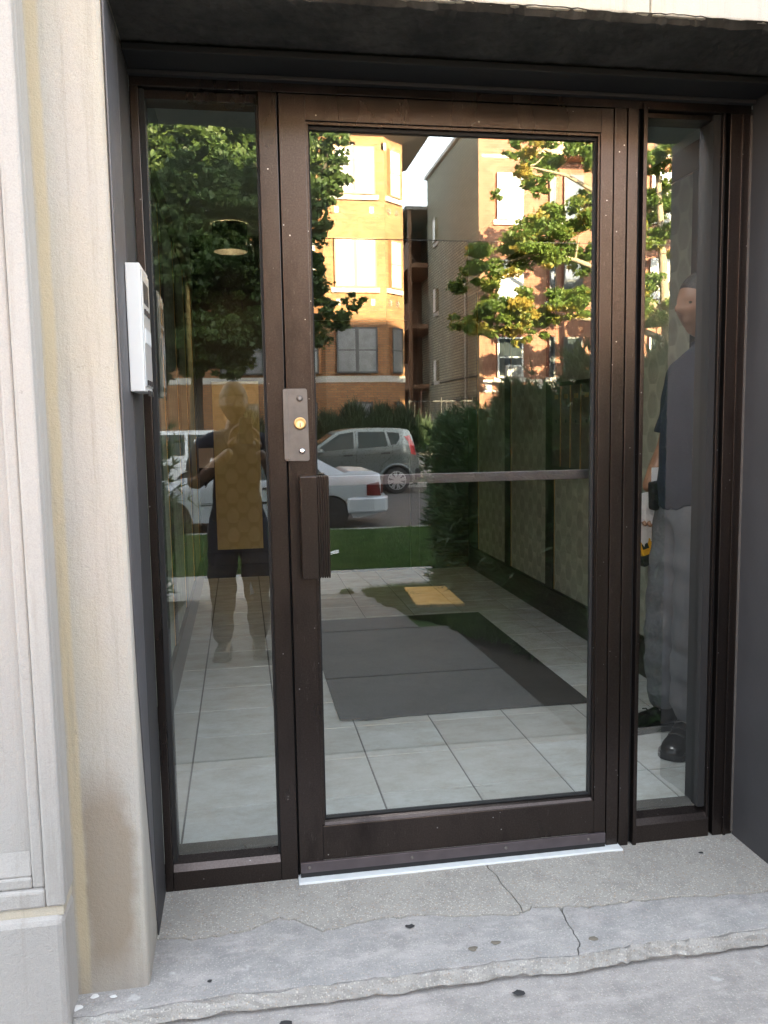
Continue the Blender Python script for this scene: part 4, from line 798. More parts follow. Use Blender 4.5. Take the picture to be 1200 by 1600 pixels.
# ---------------- cars ----------------
def interp(pts, x): return float(np.interp(x, [p[0] for p in pts], [p[1] for p in pts]))
class Car:
    """car along X: rear at +X side (x=L), front at x=0. side profiles given as piecewise lines."""
    def __init__(s, name, label, loc, L, W_, top, belt, bottom, wheels, wr, mat, tumble=.16, plan=None, cat='car'):
        s.root = thing(name, label, cat, loc, 'cars parked or driving on the street'); s.o = Vector(loc); s.L, s.W, s.top, s.belt, s.bot, s.wh, s.wr, s.tumble, s.mat = L, W_, top, belt, bottom, wheels, wr, tumble, mat
        s.plan = plan or [(0, .72), (.25, .9), (.8, 1), (L-.8, 1), (L-.2, .93), (L, .82)]
        xs = sorted(set([round(x, 3) for x in np.linspace(0, L, 70)]+[p[0] for p in top+belt])); K = 9; m = MB(); v = []; f = []; n = len(xs)
        for sd_ in (-1, 1):
            for x in xs:
                zb, zt = s.bottom(x), max(interp(top, x), s.bottom(x)+.02)
                for k in range(K):
                    t = k/(K-1); z = zb+(zt-zb)*t; v.append(s.P(x, sd_, z))
        for sd_ in (0, 1):
            for i in range(n-1):
                for k in range(K-1):
                    a = sd_*n*K+i*K+k; q = (a, a+K, a+K+1, a+1); f.append(q if sd_ == 1 else q[::-1])
        for i in range(n-1):      # crowned top and flat belly
            a, b = i*K+K-1, n*K+i*K+K-1; f.append((a, a+K, b+K, b)); a, b = i*K, n*K+i*K; f.append((a, b, b+K, a+K))
        for i in (0, n-1):
            for k in range(K-1): a, b = i*K+k, n*K+i*K+k; q = (a, a+1, b+1, b); f.append(q if i == 0 else q[::-1])
        m.add(v, f); s.body = m.build('body', mat, s.root, True)
        e = s.body.modifiers.new('es', 'EDGE_SPLIT'); e.split_angle = R(38)
        for cx in wheels:
            for sd_ in (-1, 1): s.wheel(cx, sd_)
    def bottom(s, x):
        z = interp(s.bot, x)
        for c in s.wh:
            r = s.wr*1.14
            if abs(x-c) < r: z = max(z, s.wr*.98+math.sqrt(r*r-(x-c)**2))
        return z
    def halfw(s, x, z):
        w = s.W/2*interp(s.plan, x); b = interp(s.belt, x); zl = .32
        if z > b: w -= s.tumble*2.2*(z-b)*.6*1.0
        else: w -= .055*((b-z)/(b-zl))**2 if z < b else 0
        return w
    def P(s, x, side, z): return (s.o.x+x, s.o.y+side*s.halfw(x, z), s.o.z+z)
    def patch(s, name, poly, mat, side=1, off=.006, par=None, sub=4):
        """flat-shaded polygon laid on the flank; poly in (x,z)"""
        m = MB(); pts = []
        for (a, b) in zip(poly, poly[1:]+poly[:1]):
            for k in range(sub): pts.append((a[0]+(b[0]-a[0])*k/sub, a[1]+(b[1]-a[1])*k/sub))
        cx, cz = sum(p[0] for p in pts)/len(pts), sum(p[1] for p in pts)/len(pts); n = len(pts)
        def Q(x, z, o): p = s.P(x, side, z); return (p[0], p[1]+side*o, p[2])
        v = [Q(cx, cz, off)]+[Q(*p, off) for p in pts]+[Q(*p, off-.02) for p in pts]
        f = [(0, 1+k, 1+(k+1) % n) for k in range(n)]+[(1+k, 1+n+k, 1+n+(k+1) % n, 1+(k+1) % n) for k in range(n)]
        if side < 0: f = [q[::-1] for q in f]
        m.add(v, f); return m.build(name, mat, par or s.root)
    def line(s, name, pts, mat, side=1, r=.006):
        m = MB(); q = []
        for a, b in zip(pts[:-1], pts[1:]):
            for k in range(5): q.append((a[0]+(b[0]-a[0])*k/5, a[1]+(b[1]-a[1])*k/5))
        q.append(pts[-1]); m.tube([(lambda p: (p[0], p[1]+side*.002, p[2]))(s.P(x, side, z)) for x, z in q], r, 5); return m.build(name, mat, s.root)
    def cross(s, name, x0, x1, inset, mat, off=.006):
        """glass across the car following the top profile between x0 and x1"""
        m = MB(); v = []; N = 8
        for i in range(N+1):
            x = x0+(x1-x0)*i/N; z = interp(s.top, x); w = s.halfw(x, z)-inset
            for sd_ in (-1, 1): v.append((s.o.x+x+(off if interp(s.top, x1) < interp(s.top, x0) else -off), s.o.y+sd_*w, s.o.z+z+off))
        m.add(v, [(2*i, 2*i+2, 2*i+3, 2*i+1) for i in range(N)]); return m.build(name, mat, s.root)
    def wheel(s, cx, sd_):
        c = Vector((s.o.x+cx, s.o.y+sd_*(s.W/2-.10), s.o.z+s.wr)); ax = Vector((0, sd_, 0)); r = s.wr
        m = MB(); m.lathe(c-ax*.11, ax, [(r*.6, 0), (r*.95, .0), (r, .03), (r, .17), (r*.95, .2), (r*.72, .205)], 30); w = m.build('wheel', M['tyre'], s.root)
        m = MB(); ro = r*s.rim; m.lathe(c+ax*.085, ax, [(ro*.3, -.05), (ro, -.05), (ro, .012), (ro*.9, .014), (ro*.88, -.03), (ro*.3, -.03)], 30)
        k = s.spokes
        for i in range(k):
            t = 2*math.pi*i/k+.2
            for dt in ((-.13, .13) if s.twin else (0,)):
                d0 = Vector((math.cos(t+dt), 0, math.sin(t+dt))); m.obox(c+ax*.088+d0*ro*.56, d0*ro*.38, ax*.012, d0.cross(ax)*ro*(.085 if s.twin else .11))
        m.lathe(c+ax*.07, ax, [(ro*.2, 0), (ro*.2, .028), (ro*.1, .034), (0, .034)], 16); m.build('rim', s.rimmat, w)
        m = MB(); m.lathe(c-ax*.02, ax, [(ro*.85, 0), (ro*.85, .05), (0, .05)], 20); m.build('brake_shadow_plate', M['clad'], w)
        # wheel-well liner
        m = MB(); m.lathe(c-ax*.2, ax, [(r*1.12, 0), (r*1.12, .05), (0, .05)], 20); m.build('wheel_well', M['clad'], s.root)
Car.rim = .66; Car.spokes = 8; Car.twin = False
# silver sedan at the near kerb, seen from its right flank (the pavement side) and its tail
zr = -.745
sx0 = -2.15
Car.spokes = 5; Car.rimmat = M['clad']  # black rims put the shadow inside the wheel arches into colour
sd1 = Car('sedan', 'older silver four door sedan parked at the near kerb', (sx0, -14.05, zr), 4.78, 1.80,
  [(0, .66), (.1, .78), (.5, .88), (1.35, 1.0), (1.45, 1.02), (2.15, 1.42), (2.45, 1.50), (3.1, 1.50), (3.35, 1.44), (4.02, 1.08), (4.1, 1.12), (4.55, 1.10), (4.68, 1.05), (4.72, .72), (4.78, .66)],
  [(0, .66), (1.4, .92), (4.05, 1.0), (4.78, .98)], [(0, .36), (.3, .24), (4.3, .24), (4.6, .30), (4.78, .40)], (.85, 3.75), .32, M['silver'], .30)
for sd_ in (1, -1):
    sd1.patch('side_window', [(1.75, 1.0), (2.25, 1.36), (2.5, 1.44), (2.72, 1.44), (2.72, 1.0)], M['cglass'], sd_); sd1.patch('side_window', [(2.78, 1.0), (2.78, 1.44), (3.15, 1.43), (3.45, 1.28), (3.62, 1.05), (3.60, 1.0)], M['cglass'], sd_)
    sd1.line('door_seam', [(1.62, .32), (1.62, .95), (1.75, 1.0)], M['clad'], sd_, .004); sd1.line('door_seam', [(2.75, .32), (2.75, 1.44)], M['clad'], sd_, .004); sd1.line('door_seam', [(3.4, .6), (3.62, .95)], M['clad'], sd_, .004)
    sd1.patch('tail_light', [(4.42, .66), (4.42, .86), (4.66, .90), (4.70, .64)], M['dred'], sd_, .012); sd1.patch('rub_strip', [(.4, .56), (4.3, .56), (4.3, .60), (.4, .60)], M['clad'], sd_, .012)
    for k in range(3): sd1.line('bumper_groove', [(4.12, .60-.055*k), (4.70, .60-.05*k)], M['clad'], sd_, .006)
    sd1.patch('headlight', [(.06, .62), (.08, .76), (.32, .80), (.32, .64)], M['chrome'], sd_, .01); sd1.patch('door_handle', [(2.5, .82), (2.68, .82), (2.68, .86), (2.5, .86)], M['clad'], sd_, .02); sd1.patch('door_handle', [(3.32, .84), (3.48, .84), (3.48, .88), (3.32, .88)], M['clad'], sd_, .02)
sd1.cross('rear_window', 3.42, 3.98, .07, M['cglass']); sd1.cross('windscreen', 1.5, 2.1, .07, M['cglass'])
m = MB(); yy = -14.05; m.prism([(sx0+4.05, yy+.895), (sx0+4.55, yy+.885), (sx0+4.80, yy+.78), (sx0+4.88, yy+.5), (sx0+4.88, yy-.5), (sx0+4.80, yy-.78), (sx0+4.55, yy-.885), (sx0+4.05, yy-.895)], 'z', zr+.33, zr+.62); m.build('rear_bumper', M['silver'], sd1.root, bevel=.035)
m = MB(); m.box(sx0+4.70, sx0+4.735, -14.05-.78, -14.05-.42, zr+.68, zr+.86); m.box(sx0+4.70, sx0+4.735, -14.05+.42, -14.05+.78, zr+.68, zr+.86); m.build('tail_light', M['dred'], sd1.root, bevel=.01)
m = MB(); m.box(sx0-.06, sx0+.04, -14.05-.62, -14.05+.62, zr+.32, zr+.54); m.build('front_bumper', M['silver'], sd1.root, bevel=.03)
for sd_ in (1, -1):
    m = MB(); m.ell((sx0+1.80, -14.05+sd_*.98, zr+1.03), (.07, .10, .065)); m.build('wing_mirror', M['silver'], sd1.root, True)
# grey-green boxy hatchback at the far kerb
Car.spokes = 8; Car.twin = True; Car.rim = .72; Car.rimmat = M['alloy']
zk = -.625; kx = .50
hb2 = Car('hatchback', 'grey green boxy hatchback with alloy wheels parked at the far kerb', (kx, -20.40, zk), 4.12, 1.82,
  [(0, .62), (.05, .85), (.25, .98), (1.0, 1.09), (1.25, 1.15), (1.95, 1.64), (2.3, 1.71), (3.0, 1.73), (3.6, 1.71), (3.85, 1.66), (3.93, 1.50), (4.02, 1.1), (4.10, .9), (4.12, .6)],
  [(0, .9), (1.2, 1.10), (4.12, 1.22)], [(0, .30), (.3, .22), (3.85, .24), (4.12, .42)], (.80, 3.50), .345, M['grey'], .22,
  [(0, .78), (.2, .92), (.6, 1), (3.7, 1), (3.95, .96), (4.12, .9)])
for sd_ in (1, -1):
    hb2.patch('side_window', [(1.42, 1.14), (1.52, 1.26), (2.02, 1.58), (2.38, 1.63), (2.38, 1.20)], M['cglass'], sd_); hb2.patch('side_window', [(2.50, 1.20), (2.50, 1.63), (3.20, 1.62), (3.28, 1.25)], M['cglass'], sd_)
    hb2.patch('quarter_window', [(3.36, 1.28), (3.27, 1.61), (3.58, 1.59), (3.60, 1.44), (3.50, 1.30)], M['cglass'], sd_)
    hb2.line('door_seam', [(1.38, .34), (1.36, .9), (1.42, 1.12)], M['clad'], sd_, .005); hb2.line('door_seam', [(2.44, .30), (2.44, 1.66)], M['clad'], sd_, .005); hb2.line('door_seam', [(3.02, .45), (3.10, .75), (3.40, 1.0), (3.40, 1.26)], M['clad'], sd_, .005); hb2.line('waist_crease', [(.9, .98), (3.4, 1.06)], M['clad'], sd_, .004)
    for a, z in ((2.10, 1.0), (3.08, 1.04)): hb2.patch('door_handle', [(a, z), (a+.24, z+.01), (a+.24, z+.055), (a, z+.045)], M['clad'], sd_, .024)
    hb2.patch('tail_light', [(3.80, 1.42), (3.72, 1.49), (3.86, 1.52), (3.96, 1.30), (4.02, 1.00), (3.90, 1.03), (3.84, 1.22)], M['red'], sd_, .018)
    hb2.patch('headlight', [(.10, .78), (.12, .92), (.62, 1.0), (.5, .84)], M['chrome'], sd_, .012); hb2.patch('sill_cladding', [(1.2, .24), (3.08, .24), (3.06, .33), (1.22, .33)], M['clad'], sd_, .012)
    # flared arches
    for c_ in (.80, 3.50):
        m = MB(); pts = [];
        for k in range(15):
            t = math.pi*(.02+.96*k/14); x = c_+.44*math.cos(t); z = .33+.44*math.sin(t)
            if .02 < x < 4.1: pts.append((lambda p: (p[0], p[1]+sd_*.004, p[2]))(hb2.P(x, sd_, z)))
        m.tube(pts, .035, 8); m.build('wheel_arch', M['grey'], hb2.root, True)
    m = MB(); m.ell((kx+1.50, -20.40+sd_*1.0, zk+1.14), (.09, .11, .075)); m.build('wing_mirror', M['grey'], hb2.root, True)
hb2.cross('windscreen', 1.30, 1.92, .10, M['cglass']); hb2.cross('rear_window', 3.87, 4.0, .16, M['cglass'])
m = MB(); m.box(kx+4.0, kx+4.16, -20.40-.84, -20.40+.84, zk+.34, zk+.66); m.build('rear_bumper', M['clad'], hb2.root, bevel=.04)
# pale van ahead of it
Car.spokes = 6; Car.twin = False; Car.rim = .6
vx = -5.2; v1 = Car('minivan', 'pale minivan parked ahead of the boxy hatchback', (vx, -20.4, zk), 4.9, 1.9,
  [(0, .6), (.05, .9), (.6, 1.05), (1.1, 1.12), (2.0, 1.66), (2.3, 1.74), (4.5, 1.74), (4.75, 1.6), (4.88, 1.0), (4.9, .5)], [(0, .9), (4.9, 1.1)], [(0, .3), (.3, .24), (4.6, .26), (4.9, .4)], (.9, 3.9), .34, M['vanw'], .2)
for sd_ in (1, -1):
    v1.patch('side_window', [(1.55, 1.08), (2.2, 1.58), (2.75, 1.64), (2.75, 1.1)], M['cglass'], sd_); v1.patch('side_window', [(2.83, 1.1), (2.83, 1.64), (3.8, 1.64), (3.8, 1.12)], M['cglass'], sd_); v1.patch('side_window', [(3.88, 1.12), (3.88, 1.64), (4.5, 1.62), (4.62, 1.14)], M['cglass'], sd_)
v1.cross('windscreen', 1.15, 1.95, .1, M['cglass'])
# white sedan, farther along the near kerb to the left
# ---------------- people ----------------
def skin(name, nodes, edges, root, lv=2):
    me = bpy.data.meshes.new(name); me.from_pydata([n[:3] for n in nodes], edges, []); o = bpy.data.objects.new(name, me); COL.objects.link(o)
    md = o.modifiers.new('skin', 'SKIN'); md.use_smooth_shade = True; md.branch_smoothing = .5
    for i, n in enumerate(nodes):
        sv = me.skin_vertices[0].data[i]; r = n[3] if isinstance(n[3], tuple) else (n[3], n[3]); sv.radius = r; sv.use_root = (i == root)
    sb = o.modifiers.new('sub', 'SUBSURF'); sb.levels = lv; sb.render_levels = lv
    dg = bpy.context.evaluated_depsgraph_get(); ev = o.evaluated_get(dg); nm = bpy.data.meshes.new_from_object(ev); bpy.data.objects.remove(o); return nm
def mesh_arrays(me):
    co = np.empty(len(me.vertices)*3, 'f'); me.vertices.foreach_get('co', co); return co.reshape(-1, 3), [list(p.vertices) for p in me.polygons]
def head_mesh(c, h, face, look_down=0):
    """head as one closed surface: face = unit direction (x,y). h = head height"""
    nu, nv = 40, 30; fx = Vector((face[0], face[1], 0)).normalized(); sx = Vector((-fx.y, fx.x, 0)); v = []; f = []
    for j in range(nv+1):
        ph = math.pi*j/nv; zc = math.cos(ph); sp = math.sin(ph)
        for i in range(nu):
            th = 2*math.pi*i/nu; a, b = math.cos(th), math.sin(th)   # a: forward, b: side
            F = .40*h*sp*a; Sd = .325*h*sp*b; Z = .5*h*zc
            zz = zc*.5   # -.5 chin .. .5 top
            if zz < -.1: k = (-.1-zz)/.4; Sd *= 1-.32*k; F *= (1-.10*k) if a > 0 else (1-.45*k)
            if a > 0:
                g = lambda zc_, sz, sb: math.exp(-((zz-zc_)/sz)**2-(b*sp/sb)**2)
                F += h*(.085*g(-.09, .055, .16)+.045*g(-.02, .07, .10)+.022*g(.07, .03, .7)+.022*g(-.23, .022, .3)+.018*g(-.285, .022, .28)+.035*g(-.42, .07, .35)-.02*g(-.335, .02, .3)-.02*g(-.17, .02, .3))
                for s_ in (-1, 1): F -= h*.030*math.exp(-((zz-.015)/.04)**2-((b*sp-s_*.42)/.17)**2)
                for s_ in (-1, 1): F += h*.012*math.exp(-((zz+.1)/.06)**2-((b*sp-s_*.5)/.2)**2)
            p = Vector(c)+fx*F+sx*Sd+Vector((0, 0, Z)); v.append(p)
    for j in range(nv):
        for i in range(nu): f.append((j*nu+i, (j+1)*nu+i, (j+1)*nu+(i+1) % nu, j*nu+(i+1) % nu))
    m = MB(); m.add(v, f)
    for s_ in (-1, 1):   # ears
        e0 = Vector(c)+sx*(s_*.325*h)-fx*.02*h+Vector((0, 0, -.02*h)); q = MB(); q.ell((0, 0, 0), (.06*h, .022*h, .12*h), 12, 8)
        m.add([e0+fx*p[0]+sx*p[1]+Vector((0, 0, p[2])) for p in q.v], q.f)
    return m, fx, sx
def hair_mesh(c, h, fx, sx, line=.16, thick=.03):
    nu, nv = 36, 14; v = []; f = []
    for j in range(nv+1):
        for i in range(nu):
            th = 2*math.pi*i/nu; a, b = math.cos(th), math.sin(th); low = line+.10*0 if a > .45 else (-.02 if abs(b) > .8 else -.22 if a < -.2 else .04)
            low = line*max(0, a)**.6+(-.20)*max(0, -a)+(-.0)*abs(b); phm = math.acos(max(-.9, min(.9, low*2))); ph = phm*j/nv; k = 1+thick*(1 if j < nv else .2)*(1+.15*rng.normal())
            v.append(Vector(c)+fx*.40*h*math.sin(ph)*a*k+sx*.325*h*math.sin(ph)*b*k*1.02+Vector((0, 0, .5*h*math.cos(ph)*k)))
    for j in range(nv):
        for i in range(nu): f.append((j*nu+i, (j+1)*nu+i, (j+1)*nu+(i+1) % nu, j*nu+(i+1) % nu))
    m = MB(); m.add(v, f); return m
def hand(wr_, dirv, palmn, side, L=.19, curl=.5, spread=.12):
    """five separate fingers rooted in a palm; returns chains [(points, radii)]"""
    d = Vector(dirv).normalized(); n = Vector(palmn).normalized(); n = (n-d*n.dot(d)).normalized(); s_ = d.cross(n)*side; w = Vector(wr_); ch = []
    for k, (off, ln) in enumerate(((-.028, .072), (-.009, .080), (.010, .075), (.028, .060))):
        a = (d+s_*spread*(off/.028)).normalized(); p = w+d*.045+s_*off*.8; q = w+d*.095+s_*off; pts = [p, q]; dd = a
        for t in range(3): dd = (dd*math.cos(curl)+n*math.sin(curl)).normalized(); q = q+dd*ln*(.42, .32, .26)[t]; pts.append(q)
        ch.append((pts, [.013, .0105, .0095, .0085, .007]))
    b = w+d*.03-s_*.020; t1 = b+(d*.5-s_*.8+n*.4).normalized()*.045; t2 = t1+(d*.8-s_*.3+n*.5).normalized()*.032; ch.append(([b, t1, t2, t2+(d*.8+n*.5).normalized()*.024], [.016, .0125, .0105, .008]))
    return ch, w+d*.045, s_
def body_from(nodes_spec, hands, name, root='pelvis'):
    idx = {}; nodes = []; edges = []
    for nm, p, r, par in nodes_spec:
        idx[nm] = len(nodes); nodes.append((*p, r))
        if par: edges.append((idx[par], idx[nm]))
    me = skin(name, nodes, edges, idx[root]); V, Fc = mesh_arrays(me); V = [tuple(x) for x in V]; Fc = [list(x) for x in Fc]; nb = len(Fc)
    for ch, pc, s_ in hands:
        pn = [(*(pc-s_*.022), .020), (*pc, .022), (*(pc+s_*.022), .020)]; m2 = skin('p', pn, [(0, 1), (1, 2)], 1, 1); v2, f2 = mesh_arrays(m2); b = len(V); V += [tuple(x) for x in v2]; Fc += [[i+b for i in q] for q in f2]
        for pts, rr in ch:
            m2 = skin('f', [(*p, r) for p, r in zip(pts, rr)], [(i, i+1) for i in range(len(pts)-1)], 0, 1); v2, f2 = mesh_arrays(m2); b = len(V); V += [tuple(x) for x in v2]; Fc += [[i+b for i in q] for q in f2]
    return V, Fc, nb
def cloth(name, V, Fc, keep, mat, parent, off=.008, wr=.004, freq=22):
    """garment cut from the body surface, lifted off it and gently folded"""
    V = np.array(V); sel = [f for f in Fc if all(keep(V[i]) for i in f)]; used = sorted({i for f in sel for i in f}); mp = {k: i for i, k in enumerate(used)}
    me = bpy.data.meshes.new(name); me.from_pydata([tuple(V[i]) for i in used], [], [[mp[i] for i in f] for f in sel]); me.update()
    n = np.empty(len(me.vertices)*3, 'f'); me.vertices.foreach_get('normal', n); n = n.reshape(-1, 3); co = V[used]
    fold = wr*(np.sin(co[:, 2]*freq+np.sin(co[:, 0]*17+co[:, 1]*13)*2)+np.sin(co[:, 2]*freq*2.3+co[:, 0]*31))
    co = co+n*(off+fold[:, None]); me.vertices.foreach_set('co', co.astype('f').ravel()); o = link(name, me, mat, parent, True)
    so = o.modifiers.new('s', 'SOLIDIFY'); so.thickness = .004; so.offset = 1; sb = o.modifiers.new('u', 'SUBSURF'); sb.levels = 1; sb.render_levels = 1; return o
def mk(V, Fc, name, mat, parent): m = MB(); m.add([tuple(v) for v in V], Fc); return m.build(name, mat, parent, True)
def shoe(name, c, dirv, parent, mat, L=.30):
    d = Vector((*dirv, 0)).normalized(); s_ = Vector((-d.y, d.x, 0)); c = Vector(c); v = []; f = []; N = 12; K = 16
    prof = [(-.5, .030, .055, .075), (-.46, .036, .085, .1), (-.30, .040, .105, .10), (-.12, .040, .100, .095), (.02, .043, .082, .08), (.16, .049, .068, .066), (.30, .053, .062, .06), (.40, .049, .056, .054), (.47, .036, .045, .045), (.50, .015, .030, .035)]
    for (t, w, h, _q) in prof:
        for k in range(K):
            a = 2*math.pi*k/K; y = math.cos(a)*w; z = math.sin(a); z = .012+(h-.012)*(z*.5+.5) if z > 0 or True else 0
            v.append(c+d*(t*L)+s_*(y*(1.0 if z < h*.55 else .9))+Vector((0, 0, z)))
    n = len(prof)
    for i in range(n-1):
        for k in range(K): f.append((i*K+k, i*K+(k+1) % K, (i+1)*K+(k+1) % K, (i+1)*K+k))
    f.append(tuple(range(K))[::-1]); f.append(tuple((n-1)*K+k for k in range(K))); m = MB(); m.add(v, f); so = m.build(name, mat, parent, True)
    m = MB(); pts = [(d*(t*L*1.02)+s_*(w*1.08)) for t, w, *_ in prof]+[(d*(t*L*1.02)-s_*(w*1.08)) for t, w, *_ in prof[::-1]]
    nn = len(pts); m.add([c+p+Vector((0, 0, .002)) for p in pts]+[c+p+Vector((0, 0, .022)) for p in pts], [tuple(range(nn)), tuple(range(nn, 2*nn))[::-1]]+[(i, (i+1) % nn, nn+(i+1) % nn, nn+i) for i in range(nn)]); m.build('sole', M['sole'], so)
    for k in range(3):
        m = MB(); q = c+d*(-.02+.045*k)*L/.30*1.0; m.tube([q+s_*-.028+Vector((0, 0, .086-.008*k)), q+Vector((0, 0, .098-.010*k)), q+s_*.028+Vector((0, 0, .086-.008*k))], .003, 5); m.build('lace', M['steel'] if k == 0 else M['sole'], so)
    return so
# the man inside, facing left (-X)
mp = thing('person', 'man in navy shirt and grey work trousers standing inside behind the right sidelight', 'person', (1.70, .68, .031))
fz = .031
spec = [('pelvis', (1.715, .69, .98), (.15, .165), None), ('belly', (1.70, .69, 1.12), (.155, .16), 'pelvis'), ('chest', (1.73, .69, 1.33), (.135, .175), 'belly'), ('upper', (1.752, .69, 1.46), (.09, .13), 'chest'), ('neck', (1.75, .69, 1.555), .055, 'upper'), ('neck2', (1.735, .69, 1.62), .055, 'neck'),
 ('hipL', (1.70, .60, .92), .105, 'pelvis'), ('kneeL', (1.665, .60, .50), .072, 'hipL'), ('calfL', (1.665, .62, .32), .068, 'kneeL'), ('ankL', (1.665, .64, .12), .050, 'calfL'),
 ('hipR', (1.70, .78, .92), .105, 'pelvis'), ('kneeR', (1.655, .80, .50), .072, 'hipR'), ('calfR', (1.655, .81, .32), .068, 'kneeR'), ('ankR', (1.66, .815, .12), .050, 'calfR'),
 ('shL', (1.755, .51, 1.44), .068, 'upper'), ('elL', (1.80, .46, 1.16), .048, 'shL'), ('wrL', (1.745, .455, .93), .030, 'elL'),
 ('shR', (1.75, .87, 1.44), .068, 'upper'), ('elR', (1.715, .915, 1.17), .050, 'shR'), ('faR', (1.655, .885, 1.09), .043, 'elR'), ('wrR', (1.590, .855, .985), .030, 'faR')]
hR = hand((1.590, .855, .985), (-.35, -.15, -1), (-.2, -1, .1), 1, curl=.75); hL = hand((1.745, .455, .93), (-.25, .05, -1), (.1, 1, 0), -1, curl=.4)
V, Fc, nb = body_from(spec, [hR, hL], 'man')
hm, fx, sx = head_mesh((1.715, .69, 1.70), .245, (-1, -.12)); Vb = list(V)+[tuple(p) for p in hm.v]; Fb = list(Fc)+[[i+len(V) for i in q] for q in hm.f]
mk(Vb, Fb, 'body', M['skin'], mp); hair_mesh((1.715, .69, 1.70), .245, fx, sx, .24, .02).build('hair', M['hair'], mp, True)
for s_ in (-1, 1):
    e = Vector((1.715, .69, 1.70))+fx*.074+sx*(s_*.036)+Vector((0, 0, .004)); m = MB(); m.ell(e, (.011, .011, .009), 10, 8); m.build('eye', M['eye'], mp, True)
def armR(p): return False
cloth('shirt', V, Fc[:nb], lambda p: (p[2] > .93 and p[2] < 1.575 and not (p[2] < 1.22 and ((p[1] > .84 and p[0] < 1.735) or p[1] < .505))), M['navy'], mp, .014, .004)
cloth('trousers', V, Fc[:nb], lambda p: p[2] < .985 and p[2] > .075 and not (p[1] > .83 and p[0] < 1.62 and p[2] > .78) and not (p[1] < .50 and p[2] > .7), M['trouser'], mp, .014, .0045, 46)
m = MB(); n = 28; ring = [(1.715-.178*math.cos(2*math.pi*k/n), .69+.19*math.sin(2*math.pi*k/n)) for k in range(n)]
shoe('shoe', (1.615, .60, fz), (-.75, -.85), mp, M['shoe'], .31); shoe('shoe', (1.60, .80, fz), (-1, -.03), mp, M['shoe'], .31)
# things he carries
pp = thing('papers', 'folded white papers held in the man\'s right hand', 'paper', (1.56, .83, .82))
m = MB(); m.obox((1.568, .815, .905), (.030, .006, .004), (.0, .002, 0), (-.012, .0, .085)); m.obox((1.602, .80, 1.045), (.022, 0, 0), (0, .0015, 0), (.0, 0, .045)); m.build('sheet', M['paper'], pp)
m = MB(); a = [(1.495, .80, .872), (1.562, .80, .955), (1.60, .81, .93), (1.60, .82, .80), (1.560, .81, .775)]; m.add([Vector(p) for p in a]+[Vector(p)+Vector((0, .003, 0)) for p in a], [(0, 1, 2, 3, 4), (9, 8, 7, 6, 5)]); m.build('sheet', M['paper'], pp)
bgm = MB(); bgm.prism([(1.556, 1.035), (1.625, 1.045), (1.625, .945), (1.575, .925), (1.560, .93)], 'y', .745, .785); tag(bgm.build('pouch', M['black'], bevel=.006), 'small black pouch the man holds against his belt', 'pouch')
dl = thing('drill', 'yellow and black cordless drill hanging below the man\'s papers', 'drill', (1.575, .84, .70))
m = MB(); m.obox((1.572, .84, .775), (.026, 0, .010), (0, .026, 0), (-.014, 0, .034)); m.build('motor_housing', M['yellow'], dl, bevel=.006)
m = MB(); m.obox((1.588, .84, .725), (.034, 0, .012), (0, .030, 0), (-.008, 0, .020)); m.build('battery', M['black'], dl, bevel=.005)
m = MB(); m.obox((1.548, .84, .785), (.014, 0, .006), (0, .022, 0), (-.012, 0, .028)); m.build('chuck', M['black'], dl, bevel=.005)
m = MB(); m.obox((1.565, .812, .778), (.012, 0, .004), (0, .002, 0), (-.004, 0, .010)); m.build('trigger_patch', M['black'], dl)
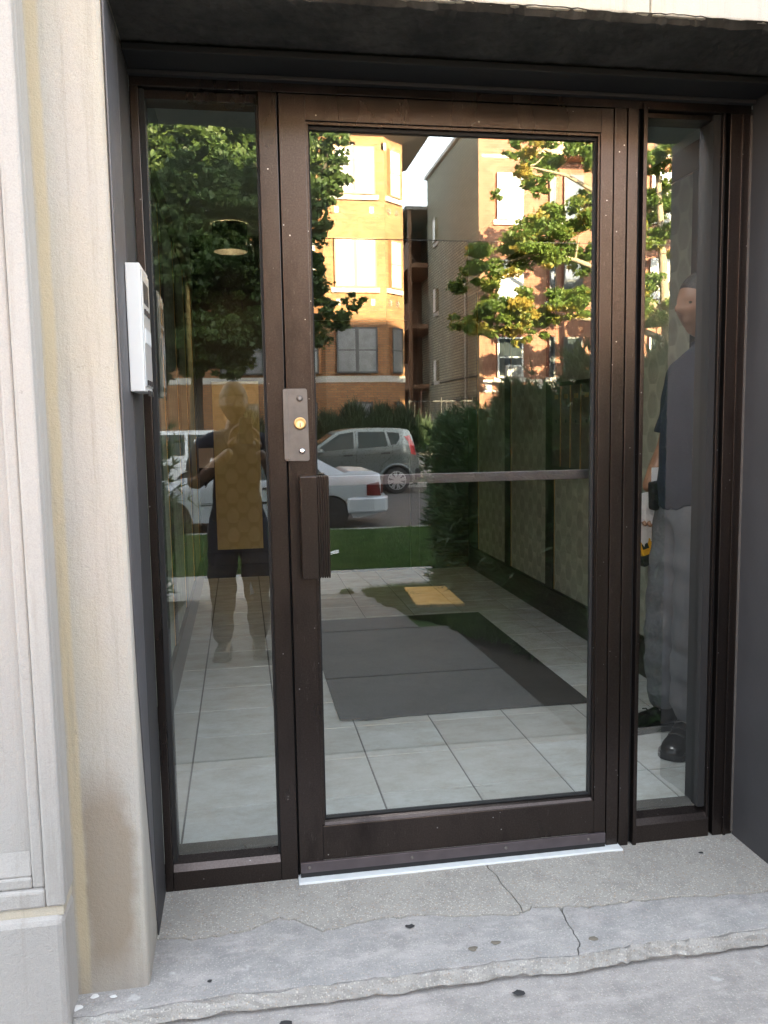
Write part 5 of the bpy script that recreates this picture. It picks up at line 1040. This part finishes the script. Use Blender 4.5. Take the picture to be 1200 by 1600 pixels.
# the photographer behind the camera, facing the door (+Y), seen only as a reflection
ph = thing('person', 'photographer in dark t-shirt raising a phone, reflected in the left sidelight', 'person', (-.03, -2.66, zg(-2.66)))
gz = zg(-2.6)+.004; cx = -.035
spec = [('pelvis', (cx, -2.68, .72), (.15, .12), None), ('belly', (cx, -2.68, .88), (.145, .115), 'pelvis'), ('chest', (cx, -2.67, 1.06), (.165, .12), 'belly'), ('upper', (cx, -2.67, 1.18), (.12, .085), 'chest'), ('neck', (cx, -2.67, 1.265), .052, 'upper'), ('neck2', (cx, -2.66, 1.33), .052, 'neck'),
 ('hipL', (cx-.09, -2.68, .66), .098, 'pelvis'), ('kneeL', (cx-.10, -2.67, .31), .066, 'hipL'), ('ankL', (cx-.11, -2.70, -.01), .045, 'kneeL'), ('hipR', (cx+.09, -2.68, .66), .098, 'pelvis'), ('kneeR', (cx+.10, -2.67, .31), .066, 'hipR'), ('ankR', (cx+.11, -2.70, -.01), .045, 'kneeR'),
 ('shL', (cx-.185, -2.68, 1.16), .064, 'upper'), ('elL', (cx-.245, -2.60, .93), .045, 'shL'), ('wrL', (cx-.02, -2.375, 1.14), .029, 'elL'), ('shR', (cx+.185, -2.68, 1.16), .064, 'upper'), ('elR', (cx+.25, -2.60, .93), .045, 'shR'), ('wrR', (cx+.13, -2.375, 1.13), .029, 'elR')]
h1 = hand((cx-.02, -2.375, 1.14), (.15, .25, 1), (.9, .5, 0), -1, curl=.35); h2 = hand((cx+.13, -2.375, 1.13), (-.15, .25, 1), (-.9, .5, 0), 1, curl=.35)
V, Fc, nb = body_from(spec, [h1, h2], 'photographer')
hc_ = (cx, -2.63, 1.405); hm, fx, sx = head_mesh(hc_, .238, (0.05, 1)); Vb = list(V)+[tuple(p) for p in hm.v]; Fb = list(Fc)+[[i+len(V) for i in q] for q in hm.f]
mk(Vb, Fb, 'body', M['skin2'], ph); hair_mesh(hc_, .238, fx, sx, .16, .06).build('hair', M['hair'], ph, True)
for s_ in (-1, 1):
    e = Vector(hc_)+fx*.073+sx*(s_*.034)+Vector((0, 0, .002)); m = MB(); m.ell(e, (.010, .010, .008), 10, 8); m.build('eye', M['eye'], ph, True)
cloth('t_shirt', V, Fc[:nb], lambda p: p[2] > .70 and p[2] < 1.255 and p[1] < -2.50 and not (abs(p[0]-cx) > .20 and p[2] < 1.0), M['navy'], ph, .012)
cloth('jeans', V, Fc[:nb], lambda p: p[2] < .76 and p[2] > -.05, M['jeans'], ph, .014, .005)
shoe('shoe', (cx-.11, -2.65, gz), (-.1, 1), ph, M['shoe']); shoe('shoe', (cx+.11, -2.65, gz), (.1, 1), ph, M['shoe'])
pho = thing('phone', 'black phone held up by the photographer', 'phone', (.03, -2.305, 1.25))
m = MB(); m.box(-.008, .064, -2.308, -2.300, 1.176, 1.318); m.build('case', M['dot'], pho, bevel=.003)
m = MB(); m.lathe((.008, -2.2999, 1.300), (0, 1, 0), [(.006, 0), (.006, .0015), (0, .0016)], 14); m.build('lens', M['pane'], pho)
